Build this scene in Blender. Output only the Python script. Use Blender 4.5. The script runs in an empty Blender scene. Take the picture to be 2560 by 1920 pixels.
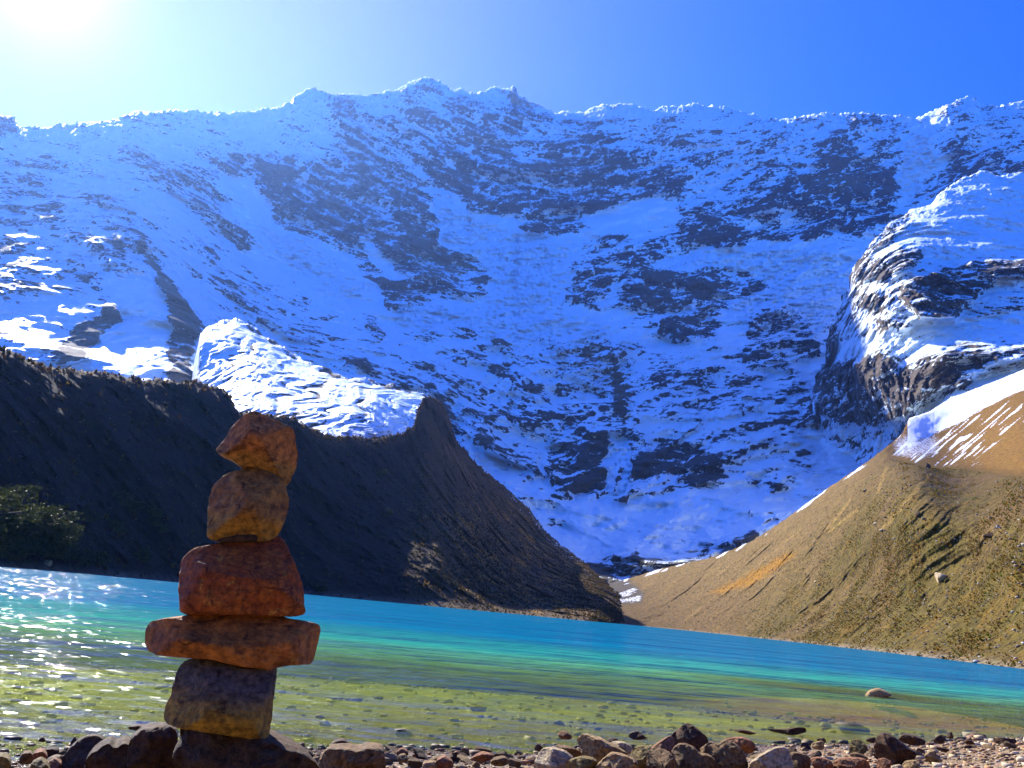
import bpy, bmesh, math, random
import numpy as np
from mathutils import Matrix, Vector

random.seed(7)
rng = np.random.default_rng(11)
S = bpy.context.scene
COL = S.collection
PI = math.pi

# ------------------------------------------------------------------ camera
FPX = 1991.0                      # focal length in pixels of the 2560 wide photograph
PITCH = math.radians(15.88)
ROLL = math.radians(5.64)
CAM = np.array([0.0, 0.0, 0.55])
F_ = np.array([0, math.cos(PITCH), math.sin(PITCH)])
R0 = np.array([1.0, 0, 0])
U0 = np.array([0, -math.sin(PITCH), math.cos(PITCH)])
R_ = math.cos(ROLL) * R0 + math.sin(ROLL) * U0
U_ = -math.sin(ROLL) * R0 + math.cos(ROLL) * U0

cam_d = bpy.data.cameras.new('camera')
cam = bpy.data.objects.new('camera', cam_d)
COL.objects.link(cam)
cam_d.sensor_width = 36.0
cam_d.lens = 36.0 * FPX / 2560.0
cam_d.clip_start = 0.05
cam_d.clip_end = 60000
M = Matrix(((R_[0], U_[0], -F_[0], CAM[0]), (R_[1], U_[1], -F_[1], CAM[1]), (R_[2], U_[2], -F_[2], CAM[2]), (0, 0, 0, 1)))
cam.matrix_world = M
S.camera = cam


def ray(px, py):
    px = np.asarray(px, float); py = np.asarray(py, float)
    a = (px - 1280.0) / FPX; b = (py - 960.0) / FPX
    return F_ + a[..., None] * R_ - b[..., None] * U_


def at(px, py, r):
    """point on the sight line through a pixel at horizontal distance r"""
    d = ray(px, py)
    h = np.hypot(d[..., 0], d[..., 1])
    return CAM + d * (np.asarray(r, float) / h)[..., None]


def pix(p):
    q = p - CAM
    z = q @ F_
    return 1280 + FPX * (q @ R_) / z, 960 - FPX * (q @ U_) / z


def ground(px, py, z=0.0):
    d = ray(px, py)
    return CAM + d * ((z - CAM[2]) / d[2])


# ------------------------------------------------------------------ sky, sun, exposure
SUN = ray(110.0, -75.0); SUN = SUN / np.linalg.norm(SUN)
SUN_EL = math.asin(SUN[2]); SUN_AZ = math.atan2(SUN[0], SUN[1])     # azimuth clockwise from +Y
w = bpy.data.worlds.new('World'); S.world = w; w.use_nodes = True
nt = w.node_tree; nt.nodes.clear()
wo = nt.nodes.new('ShaderNodeOutputWorld'); bg = nt.nodes.new('ShaderNodeBackground')
sky = nt.nodes.new('ShaderNodeTexSky'); sky.sky_type = 'NISHITA'; sky.sun_disc = False
sky.sun_elevation = SUN_EL; sky.sun_rotation = SUN_AZ; sky.altitude = 3500
sky.air_density = 1.0; sky.dust_density = 0.05; sky.ozone_density = 2.0
hsv = nt.nodes.new('ShaderNodeHueSaturation'); hsv.inputs['Saturation'].default_value = 1.25
mul = nt.nodes.new('ShaderNodeMix'); mul.data_type = 'RGBA'; mul.blend_type = 'MULTIPLY'; mul.inputs[0].default_value = 1.0
mul.inputs[7].default_value = (0.03, 0.41, 1.10, 1)
tc = nt.nodes.new('ShaderNodeTexCoord')
dot = nt.nodes.new('ShaderNodeVectorMath'); dot.operation = 'DOT_PRODUCT'; dot.inputs[1].default_value = tuple(SUN)
nrm = nt.nodes.new('ShaderNodeVectorMath'); nrm.operation = 'NORMALIZE'
cl = nt.nodes.new('ShaderNodeMath'); cl.operation = 'MAXIMUM'; cl.inputs[1].default_value = 0.0
L = nt.links.new
L(tc.outputs['Generated'], nrm.inputs[0]); L(nrm.outputs[0], dot.inputs[0]); L(dot.outputs['Value'], cl.inputs[0])
acc = None
for power, amp in ((10.0, 1.0), (400.0, 1.7)):      # aureole of the low-altitude air round the sun
    pw = nt.nodes.new('ShaderNodeMath'); pw.operation = 'POWER'; pw.inputs[1].default_value = power
    ml = nt.nodes.new('ShaderNodeMath'); ml.operation = 'MULTIPLY'; ml.inputs[1].default_value = amp
    L(cl.outputs[0], pw.inputs[0]); L(pw.outputs[0], ml.inputs[0])
    if acc is None: acc = ml
    else:
        ad = nt.nodes.new('ShaderNodeMath'); ad.operation = 'ADD'
        L(acc.outputs[0], ad.inputs[0]); L(ml.outputs[0], ad.inputs[1]); acc = ad
au = nt.nodes.new('ShaderNodeMix'); au.data_type = 'RGBA'; au.blend_type = 'MULTIPLY'; au.inputs[0].default_value = 1.0
au.inputs[6].default_value = (1.0, 0.40, 0.12, 1)
L(acc.outputs[0], au.inputs[7])
addc = nt.nodes.new('ShaderNodeMix'); addc.data_type = 'RGBA'; addc.blend_type = 'ADD'; addc.inputs[0].default_value = 1.0
L(sky.outputs[0], hsv.inputs['Color']); L(hsv.outputs[0], mul.inputs[6]); L(mul.outputs[2], addc.inputs[6]); L(au.outputs[2], addc.inputs[7])
L(addc.outputs[2], bg.inputs['Color']); bg.inputs['Strength'].default_value = 0.142
L(bg.outputs[0], wo.inputs['Surface'])

sun_d = bpy.data.lights.new('sun', 'SUN'); sun_d.energy = 5.0; sun_d.angle = math.radians(0.5); sun_d.color = (1.0, 0.95, 0.86)
sun = bpy.data.objects.new('sun', sun_d); COL.objects.link(sun)
sun.rotation_euler = Vector(SUN).to_track_quat('Z', 'Y').to_euler()
sun.location = (-300, 600, 900)

S.view_settings.view_transform = 'Standard'; S.view_settings.look = 'None'
S.view_settings.exposure = 1.42; S.view_settings.gamma = 1.0
S.view_settings.use_curve_mapping = False
S.render.engine = 'CYCLES'
cy = S.cycles
cy.use_denoising = True
try: cy.denoiser = 'OPENIMAGEDENOISE'
except Exception: pass
cy.max_bounces = 6; cy.diffuse_bounces = 3; cy.glossy_bounces = 3; cy.transparent_max_bounces = 8; cy.volume_bounces = 1
cy.volume_step_rate = 4.0
cy.sample_clamp_indirect = 6.0
cy.caustics_reflective = False; cy.caustics_refractive = False


# ------------------------------------------------------------------ numpy noise
_G = np.array([(1, 1, 0), (-1, 1, 0), (1, -1, 0), (-1, -1, 0), (1, 0, 1), (-1, 0, 1), (1, 0, -1), (-1, 0, -1),
               (0, 1, 1), (0, -1, 1), (0, 1, -1), (0, -1, -1), (1, 1, 0), (-1, 1, 0), (0, -1, 1), (0, -1, -1)], np.float32)


def perlin(p, seed=0):
    p = np.asarray(p, np.float32)
    i = np.floor(p).astype(np.int64); f = (p - i).astype(np.float32)
    u = f * f * f * (f * (f * 6 - 15) + 10)
    out = np.zeros(p.shape[:-1], np.float32)
    for dx in (0, 1):
        wx = u[..., 0] if dx else 1 - u[..., 0]
        for dy in (0, 1):
            wy = u[..., 1] if dy else 1 - u[..., 1]
            for dz in (0, 1):
                wz = u[..., 2] if dz else 1 - u[..., 2]
                h = ((i[..., 0] + dx) * 374761393 + (i[..., 1] + dy) * 668265263 + (i[..., 2] + dz) * 2147483647 + seed * 974711) & 0xffffffff
                h = ((h ^ (h >> 13)) * 1274126177) & 0xffffffff
                g = _G[(h ^ (h >> 16)) & 15]
                out += wx * wy * wz * (g[..., 0] * (f[..., 0] - dx) + g[..., 1] * (f[..., 1] - dy) + g[..., 2] * (f[..., 2] - dz))
    return out


def fbm(p, octv=5, seed=0, gain=0.5, ridged=False):
    p = np.asarray(p, np.float32); a = 1.0; s = 0; t = 0
    for o in range(octv):
        n = perlin(p * (2.03 ** o) + o * 17.3, seed + o)
        if ridged: n = 1 - 2 * np.abs(n) * 1.4
        s = s + a * n; t += a; a *= gain
    return s / t


def sstep(a, b, x):
    t = np.clip((x - a) / (b - a), 0, 1)
    return t * t * (3 - 2 * t)


def tps(pts):
    """thin plate spline r(px,py) through (px,py,r) control points"""
    P = np.array(pts, float); xy = P[:, :2] / 1000.0; n = len(P)
    def K(a, b):
        d2 = ((a[:, None, :] - b[None, :, :]) ** 2).sum(-1)
        return np.where(d2 > 1e-12, 0.5 * d2 * np.log(d2 + 1e-20), 0)
    A = np.zeros((n + 3, n + 3))
    A[:n, :n] = K(xy, xy) + np.eye(n) * 1e-4
    A[:n, n] = 1; A[:n, n + 1:] = xy; A[n, :n] = 1; A[n + 1:, :n] = xy.T
    s = np.linalg.solve(A, np.concatenate([P[:, 2], [0, 0, 0]]))
    def f(px, py):
        q = np.stack([np.ravel(px), np.ravel(py)], -1) / 1000.0
        out = np.empty(len(q))
        for k in range(0, len(q), 60000):
            out[k:k + 60000] = K(q[k:k + 60000], xy) @ s[:n] + s[n] + q[k:k + 60000] @ s[n + 1:]
        return out.reshape(np.shape(px))
    return f


def poly_sd(poly, px, py):
    """signed distance in photo pixels, positive inside"""
    P = np.array(poly, float); ins = np.zeros(px.shape, bool); d = np.full(px.shape, 1e18)
    for k in range(len(P)):
        a = P[k]; b = P[(k + 1) % len(P)]; ab = b - a
        t = np.clip(((px - a[0]) * ab[0] + (py - a[1]) * ab[1]) / (ab @ ab + 1e-9), 0, 1)
        d = np.minimum(d, (px - a[0] - t * ab[0]) ** 2 + (py - a[1] - t * ab[1]) ** 2)
        c = ((a[1] > py) != (b[1] > py))
        with np.errstate(divide='ignore', invalid='ignore'):
            c &= px < (b[0] - a[0]) * (py - a[1]) / (b[1] - a[1] + 1e-12) + a[0]
        ins ^= c
    d = np.sqrt(d)
    return np.where(ins, d, -d)


class Paint:
    """a coarse map of what grows or lies where, read from polygons and sampled on terrain vertices"""
    def __init__(self, x0, x1, y0, y1, step=5.0, base=0.0):
        self.x0, self.y0, self.st = x0, y0, step
        self.X, self.Y = np.meshgrid(np.arange(x0, x1 + step, step), np.arange(y0, y1 + step, step))
        self.V = np.full(self.X.shape, float(base))
    def add(self, poly, val, soft=14.0):
        P = np.array(poly, float)
        m = soft + 6
        i0 = max(int((P[:, 0].min() - m - self.x0) / self.st), 0); i1 = int((P[:, 0].max() + m - self.x0) / self.st) + 2
        j0 = max(int((P[:, 1].min() - m - self.y0) / self.st), 0); j1 = int((P[:, 1].max() + m - self.y0) / self.st) + 2
        sl = (slice(j0, j1), slice(i0, i1))
        if self.V[sl].size == 0: return
        k = sstep(-soft, soft, poly_sd(poly, self.X[sl], self.Y[sl]))
        self.V[sl] = self.V[sl] * (1 - k) + val * k
    def get(self, px, py):
        h, wd = self.V.shape
        fx = np.clip((px - self.x0) / self.st, 0, wd - 1.001); fy = np.clip((py - self.y0) / self.st, 0, h - 1.001)
        i = fx.astype(int); j = fy.astype(int); u = fx - i; v = fy - j
        V = self.V
        return (V[j, i] * (1 - u) + V[j, i + 1] * u) * (1 - v) + (V[j + 1, i] * (1 - u) + V[j + 1, i + 1] * u) * v


def pl(pts):
    P = np.array(pts, float)
    return lambda x: np.interp(x, P[:, 0], P[:, 1])


# ------------------------------------------------------------------ objects and tags
def tag(o, label=None, cat=None, group=None, kind=None):
    if label: o['label'] = label
    if cat: o['category'] = cat
    if group: o['group'] = group
    if kind: o['kind'] = kind
    return o


def mesh_np(name, V, Fq, mat, smooth=True, parent=None, attrs=None, cols=None):
    """mesh from numpy vertices and an (n,3) or (n,4) face table"""
    me = bpy.data.meshes.new(name)
    V = np.asarray(V, np.float32).reshape(-1, 3); Fq = np.asarray(Fq, np.int32)
    n, k = Fq.shape
    me.vertices.add(len(V)); me.vertices.foreach_set('co', V.ravel())
    me.loops.add(n * k); me.loops.foreach_set('vertex_index', Fq.ravel())
    me.polygons.add(n); me.polygons.foreach_set('loop_start', np.arange(0, n * k, k, dtype=np.int32))
    try: me.polygons.foreach_set('loop_total', np.full(n, k, np.int32))
    except Exception: pass
    if smooth: me.polygons.foreach_set('use_smooth', np.ones(n, bool))
    for an, av in (attrs or {}).items():
        at_ = me.attributes.new(an, 'FLOAT', 'POINT'); at_.data.foreach_set('value', np.asarray(av, np.float32).ravel())
    for an, av in (cols or {}).items():
        at_ = me.attributes.new(an, 'FLOAT_COLOR', 'POINT')
        c = np.ones((len(V), 4), np.float32); c[:, :3] = np.asarray(av, np.float32).reshape(-1, 3)
        at_.data.foreach_set('color', c.ravel())
    me.update(calc_edges=True); me.validate()
    if mat: me.materials.append(mat)
    o = bpy.data.objects.new(name, me); COL.objects.link(o)
    if parent: o.parent = parent
    return o


def grid_faces(nr, nc, closed=False):
    r = np.arange(nr - 1)[:, None] * nc; c = np.arange(nc if closed else nc - 1)[None, :]
    c1 = (c + 1) % nc
    return np.stack([r + c, r + c1, r + nc + c1, r + nc + c], -1).reshape(-1, 4)


# ------------------------------------------------------------------ materials
class NT:
    def __init__(self, name):
        self.m = bpy.data.materials.new(name); self.m.use_nodes = True
        self.t = self.m.node_tree; self.t.nodes.clear()
        self.out = self.n('ShaderNodeOutputMaterial')
    def n(self, typ, **kw):
        nd = self.t.nodes.new(typ)
        for k, v in kw.items(): setattr(nd, k, v)
        return nd
    def l(self, a, b): self.t.links.new(a, b)
    def setin(self, nd, key, v):
        if hasattr(v, 'is_output') or isinstance(v, bpy.types.NodeSocket): self.l(v, nd.inputs[key])
        else: nd.inputs[key].default_value = v
    def math(self, op, a, b=0.0, clamp=False):
        nd = self.n('ShaderNodeMath', operation=op, use_clamp=clamp)
        self.setin(nd, 0, a); self.setin(nd, 1, b); return nd.outputs[0]
    def mix(self, f, a, b, mode='MIX'):
        nd = self.n('ShaderNodeMix', data_type='RGBA', blend_type=mode)
        self.setin(nd, 0, f)
        for k, v in ((6, a), (7, b)):
            self.setin(nd, k, v if isinstance(v, bpy.types.NodeSocket) else (*v[:3], 1.0))
        return nd.outputs[2]
    def attr(self, name, col=False):
        nd = self.n('ShaderNodeAttribute', attribute_name=name)
        return nd.outputs['Color'] if col else nd.outputs['Fac']
    def coord(self, scale=(1, 1, 1), rot=(0, 0, 0), kind='Object'):
        tc = self.n('ShaderNodeTexCoord'); mp = self.n('ShaderNodeMapping')
        mp.inputs['Scale'].default_value = scale; mp.inputs['Rotation'].default_value = rot
        self.l(tc.outputs[kind], mp.inputs['Vector']); return mp.outputs[0]
    def noise(self, vec, scale=1.0, detail=5.0, rough=0.55, dist=0.0):
        nd = self.n('ShaderNodeTexNoise'); self.l(vec, nd.inputs['Vector'])
        nd.inputs['Scale'].default_value = scale; nd.inputs['Detail'].default_value = detail
        nd.inputs['Roughness'].default_value = rough; nd.inputs['Distortion'].default_value = dist
        return nd.outputs['Fac']
    def vor(self, vec, scale=1.0, feature='F1', out='Distance'):
        nd = self.n('ShaderNodeTexVoronoi', feature=feature); self.l(vec, nd.inputs['Vector'])
        nd.inputs['Scale'].default_value = scale; return nd.outputs[out]
    def ramp(self, f, a, b):
        nd = self.n('ShaderNodeMapRange'); nd.interpolation_type = 'SMOOTHSTEP'
        self.setin(nd, 'Value', f); nd.inputs['From Min'].default_value = a; nd.inputs['From Max'].default_value = b
        return nd.outputs['Result']
    def bump(self, h, strength=0.5, dist=0.1, normal=None):
        nd = self.n('ShaderNodeBump'); self.setin(nd, 'Height', h)
        nd.inputs['Strength'].default_value = strength; nd.inputs['Distance'].default_value = dist
        if normal: self.l(normal, nd.inputs['Normal'])
        return nd.outputs[0]
    def bsdf(self, col, rough=0.8, normal=None, spec=0.3):
        nd = self.n('ShaderNodeBsdfPrincipled')
        self.setin(nd, 'Base Color', col if isinstance(col, bpy.types.NodeSocket) else (*col[:3], 1))
        self.setin(nd, 'Roughness', rough); nd.inputs['Specular IOR Level'].default_value = spec
        if normal: self.l(normal, nd.inputs['Normal'])
        return nd.outputs[0]
    def done(self, sh):
        self.l(sh, self.out.inputs['Surface']); return self.m


def alpine_material(name, fine=0.11):
    """snow lying over layered rock; attribute rock says where the ground is bare"""
    k = NT(name)
    v = k.coord((1, 1, 1.0)); vs = k.coord((0.5, 0.5, 2.2), rot=(0.18, -0.25, 0))
    n1 = k.noise(v, fine, 7, 0.62); n2 = k.noise(vs, fine * 0.55, 6, 0.62)
    n3 = k.noise(v, fine * 0.12, 4, 0.5)
    f = k.math('ADD', k.attr('rock'), k.math('MULTIPLY', k.math('SUBTRACT', n1, 0.5), 1.2))
    f = k.math('ADD', f, k.math('MULTIPLY', k.math('SUBTRACT', n2, 0.5), 1.45))
    bare = k.ramp(f, 0.40, 0.62)
    rock = k.mix(k.ramp(n3, 0.35, 0.65), (0.022, 0.022, 0.024), (0.060, 0.047, 0.034))
    rock = k.mix(k.ramp(n2, 0.35, 0.8), rock, (0.075, 0.066, 0.058))
    rock = k.mix(k.attr('brown'), rock, (0.17, 0.115, 0.065))
    snow = k.mix(k.ramp(n1, 0.25, 0.75), (0.76, 0.89, 0.94), (0.84, 0.95, 0.98))
    snow = k.mix(k.attr('ice'), snow, (0.72, 0.87, 0.95))
    col = k.mix(bare, snow, rock)
    hb = k.math('ADD', k.math('MULTIPLY', n1, 3.0), k.math('MULTIPLY', n2, 4.0))
    nb = k.bump(hb, 0.85, 1.6)
    rg = k.math('ADD', 0.55, k.math('MULTIPLY', bare, 0.35))
    return k.done(k.bsdf(col, rg, nb, 0.25))


def slope_material(name, fine=1.2, speck=0.02, speck_col=(0.45, 0.41, 0.36)):
    """turf, scree and earth; vertex colour tint gives the ground cover, noise breaks it up"""
    k = NT(name)
    v = k.coord(); n1 = k.noise(v, fine, 6, 0.65); n2 = k.noise(v, fine * 0.17, 5, 0.6); n3 = k.noise(v, fine * 3.1, 4, 0.6)
    c = k.attr('tint', True)
    c = k.mix(k.ramp(n1, 0.30, 0.72), k.mix(1.0, c, (0.42, 0.40, 0.38), 'MULTIPLY'), k.mix(1.0, c, (1.45, 1.4, 1.3), 'MULTIPLY'))
    c = k.mix(k.math('MULTIPLY', k.ramp(n2, 0.5, 0.75), 0.55), c, k.mix(1.0, c, (0.75, 1.0, 0.5), 'MULTIPLY'))
    vo = k.vor(v, fine * 0.9)
    st = k.math('SUBTRACT', 1.0, k.ramp(vo, 0.06, 0.13))
    c = k.mix(k.math('MULTIPLY', st, k.attr('stony')), c, speck_col)
    sn = k.ramp(k.math('ADD', k.attr('snow'), k.math('MULTIPLY', k.math('SUBTRACT', n1, 0.5), 1.3)), 0.45, 0.56)
    c = k.mix(sn, c, (0.86, 0.90, 0.95))
    h = k.math('ADD', n1, k.math('MULTIPLY', n3, 0.5))
    nb = k.bump(h, 0.9, 0.6 / fine)
    return k.done(k.bsdf(c, 0.9, nb, 0.15))


def stone_material(name, base, second, vein, scale=6.0, spots=0.5, lichen=None, band=None):
    """one weathered stone: two mineral tones, veins, spots, optional lichen and a stained lower band"""
    k = NT(name)
    v = k.coord(); vs = k.coord((1, 1, 3.0), rot=(0.1, 0.2, 0))
    n1 = k.noise(v, scale, 8, 0.62); n2 = k.noise(vs, scale * 2.6, 7, 0.68, 0.3); n3 = k.noise(v, scale * 9, 5, 0.7)
    c = k.mix(k.ramp(n1, 0.38, 0.62), base, second)
    c = k.mix(k.math('MULTIPLY', k.ramp(n2, 0.55, 0.72), spots), c, vein)
    if lichen: c = k.mix(k.math('MULTIPLY', k.ramp(k.noise(v, scale * 3.3, 6, 0.7), 0.60, 0.66), 0.75), c, lichen)
    if band:
        zlo, zhi, bc = band
        sp = k.n('ShaderNodeSeparateXYZ'); k.l(k.coord(), sp.inputs[0])
        bz = k.math('ADD', sp.outputs['Z'], k.math('MULTIPLY', k.math('SUBTRACT', n1, 0.5), (zhi - zlo) * 1.6))
        c = k.mix(k.ramp(bz, zhi, zlo), c, k.mix(k.ramp(n2, 0.4, 0.7), bc, tuple(x * 0.6 for x in bc)))
    c = k.mix(k.ramp(n3, 0.25, 0.8), k.mix(1.0, c, (0.30, 0.27, 0.24), 'MULTIPLY'), k.mix(1.0, c, (1.65, 1.6, 1.5), 'MULTIPLY'))
    cr = k.vor(k.coord((1, 1, .6), rot=(.3, .5, .2)), scale * 1.1, 'DISTANCE_TO_EDGE')
    c = k.mix(k.math('MULTIPLY', k.ramp(cr, 0.035, 0.0), k.ramp(n2, .45, .6)), c, k.mix(1.0, c, (.3, .26, .22), 'MULTIPLY'))
    h = k.math('ADD', k.math('MULTIPLY', n2, 0.7), k.math('ADD', k.math('MULTIPLY', n3, 0.35), n1))
    nb = k.bump(h, 0.9, 0.045)
    return k.done(k.bsdf(c, 0.75, nb, 0.25))


# ------------------------------------------------------------------ terrain builder
def terrain(name, xs, top, bottom, ny, depth, displace, mat, paint, back=(8, 25.0, 1.1), skirt=12.0, crest=None, power=1.0, jit=None):
    """a slope seen between two lines, laid out column by column with its own distances,
    then given its far side (falling away behind the crest) and a foot below the ground"""
    xs = np.asarray(xs, float); nx = len(xs)
    yt = top(xs); yb = bottom(xs)
    t = np.linspace(0, 1, ny)[:, None] ** power
    PY = yb[None] + (yt - yb)[None] * t; PX = np.broadcast_to(xs, PY.shape)
    if jit is not None: PX = PX + jit(PX, PY)
    r = depth(PX, PY)
    P = at(PX, PY, r)
    info = {}
    dr = displace(P, PX, PY, t, info)
    r = r + dr
    P = at(PX, PY, r)
    if crest is not None:
        P[..., 2] += crest(P, PX, t)
    # slope of the finished ground
    gx = np.gradient(P, axis=1); gy = np.gradient(P, axis=0)
    N = np.cross(gx, gy); N /= np.linalg.norm(N, axis=-1, keepdims=True) + 1e-9
    N *= np.sign(N[..., 2:3] + 1e-9)
    info['nz'] = N[..., 2]; info['N'] = N
    at_, co_ = paint(P, PX, PY, t, info)
    # far side and foot
    nb, stepb, fall = back
    d = P[-1] - CAM; dh = d[:, :2] / np.linalg.norm(d[:, :2], axis=1, keepdims=True)
    rows = [P]
    for k in range(1, nb + 1):
        q = P[-1].copy(); q[:, :2] += dh * stepb * k; q[:, 2] -= stepb * fall * k * min(1, .4 + .2 * k)
        q[:, 2] += stepb * 0.25 * fbm(q / (stepb * 2.5), 3, 5)
        rows.append(q[None])
    f = P[0].copy(); f[:, :2] -= dh * skirt * .3; f[:, 2] = np.minimum(f[:, 2] - skirt, -3.0)
    full = np.concatenate([f[None]] + rows, 0)
    ext = lambda a: np.concatenate([a[:1], a] + [a[-1:]] * nb, 0)
    o = mesh_np(name, full, grid_faces(full.shape[0], nx), mat, attrs={k: ext(v) for k, v in at_.items()}, cols={k: ext(v) for k, v in co_.items()})
    info['P'] = P; info['PX'] = PX; info['PY'] = PY
    return o, info


def stair(s, sharp=3.0):
    f = np.floor(s); u = s - f
    return f + u ** sharp / (u ** sharp + (1 - u) ** sharp)


# ------------------------------------------------------------------ the great wall of the mountain
CREST = [(-420, 320), (-200, 300), (0, 289), (35, 292), (52, 318), (98, 321), (145, 312), (203, 307), (249, 307), (301, 295), (341, 278), (376, 281), (434, 275),
         (480, 278), (556, 281), (631, 278), (683, 269), (729, 255), (732, 241), (778, 220), (804, 231), (833, 237), (850, 235), (913, 238), (948, 233),
         (987, 226), (1016, 209), (1040, 197), (1065, 194), (1084, 192), (1092, 204), (1114, 213), (1133, 226), (1158, 221), (1182, 233), (1211, 223),
         (1241, 218), (1265, 223), (1275, 219), (1282, 210), (1290, 222), (1297, 238), (1319, 248), (1348, 262), (1382, 279), (1426, 279), (1460, 282), (1490, 267),
         (1509, 260), (1534, 265), (1573, 260), (1597, 267), (1636, 277), (1670, 267), (1710, 262), (1736, 263), (1782, 263), (1813, 270), (1849, 281),
         (1895, 288), (1905, 299), (1956, 299), (2007, 293), (2028, 286), (2079, 283), (2140, 283), (2202, 288), (2233, 293), (2258, 291), (2289, 293),
         (2330, 283), (2361, 263), (2407, 247), (2438, 247), (2463, 263), (2494, 268), (2520, 258), (2560, 250), (3000, 230)]
WALL_FOOT = [(-420, 1050), (480, 1060), (1000, 1150), (1150, 1300), (1300, 1420), (1480, 1475), (1600, 1475), (1900, 1330), (2100, 1230), (2300, 1110), (3000, 1110)]
WALL_R = [(-400, 330, 2050), (-400, 600, 1450), (-400, 900, 950), (-400, 1100, 700),
          (0, 290, 2150), (0, 450, 1720), (0, 600, 1330), (0, 750, 1030), (0, 900, 820), (0, 1050, 650),
          (300, 280, 2250), (250, 400, 1850), (290, 540, 1430), (380, 640, 1260), (250, 720, 1120), (330, 860, 900), (470, 900, 860), (480, 1050, 700),
          (700, 235, 2400), (560, 450, 1980), (620, 640, 1640), (700, 800, 1340), (900, 950, 1050), (1000, 1100, 850),
          (1060, 195, 2500), (1080, 480, 2180), (1200, 600, 1980), (1200, 720, 1700), (1250, 900, 1330), (1300, 1030, 1150), (1350, 1150, 1010), (1450, 1330, 760), (1500, 1440, 620),
          (1500, 270, 2550), (1500, 480, 2200), (1450, 680, 1780), (1600, 760, 1650), (1720, 620, 1950), (1900, 640, 1980), (1950, 450, 2220), (1780, 900, 1420),
          (2000, 290, 2500), (2400, 250, 2650), (2560, 260, 2750), (2250, 480, 2400), (2100, 640, 1980), (2000, 800, 1650), (1950, 950, 1350), (1900, 1120, 1050), (1850, 1250, 850),
          (2150, 1050, 1180), (2500, 700, 1980), (2600, 1000, 1400), (2900, 300, 2750), (2900, 1050, 1300)]
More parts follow.
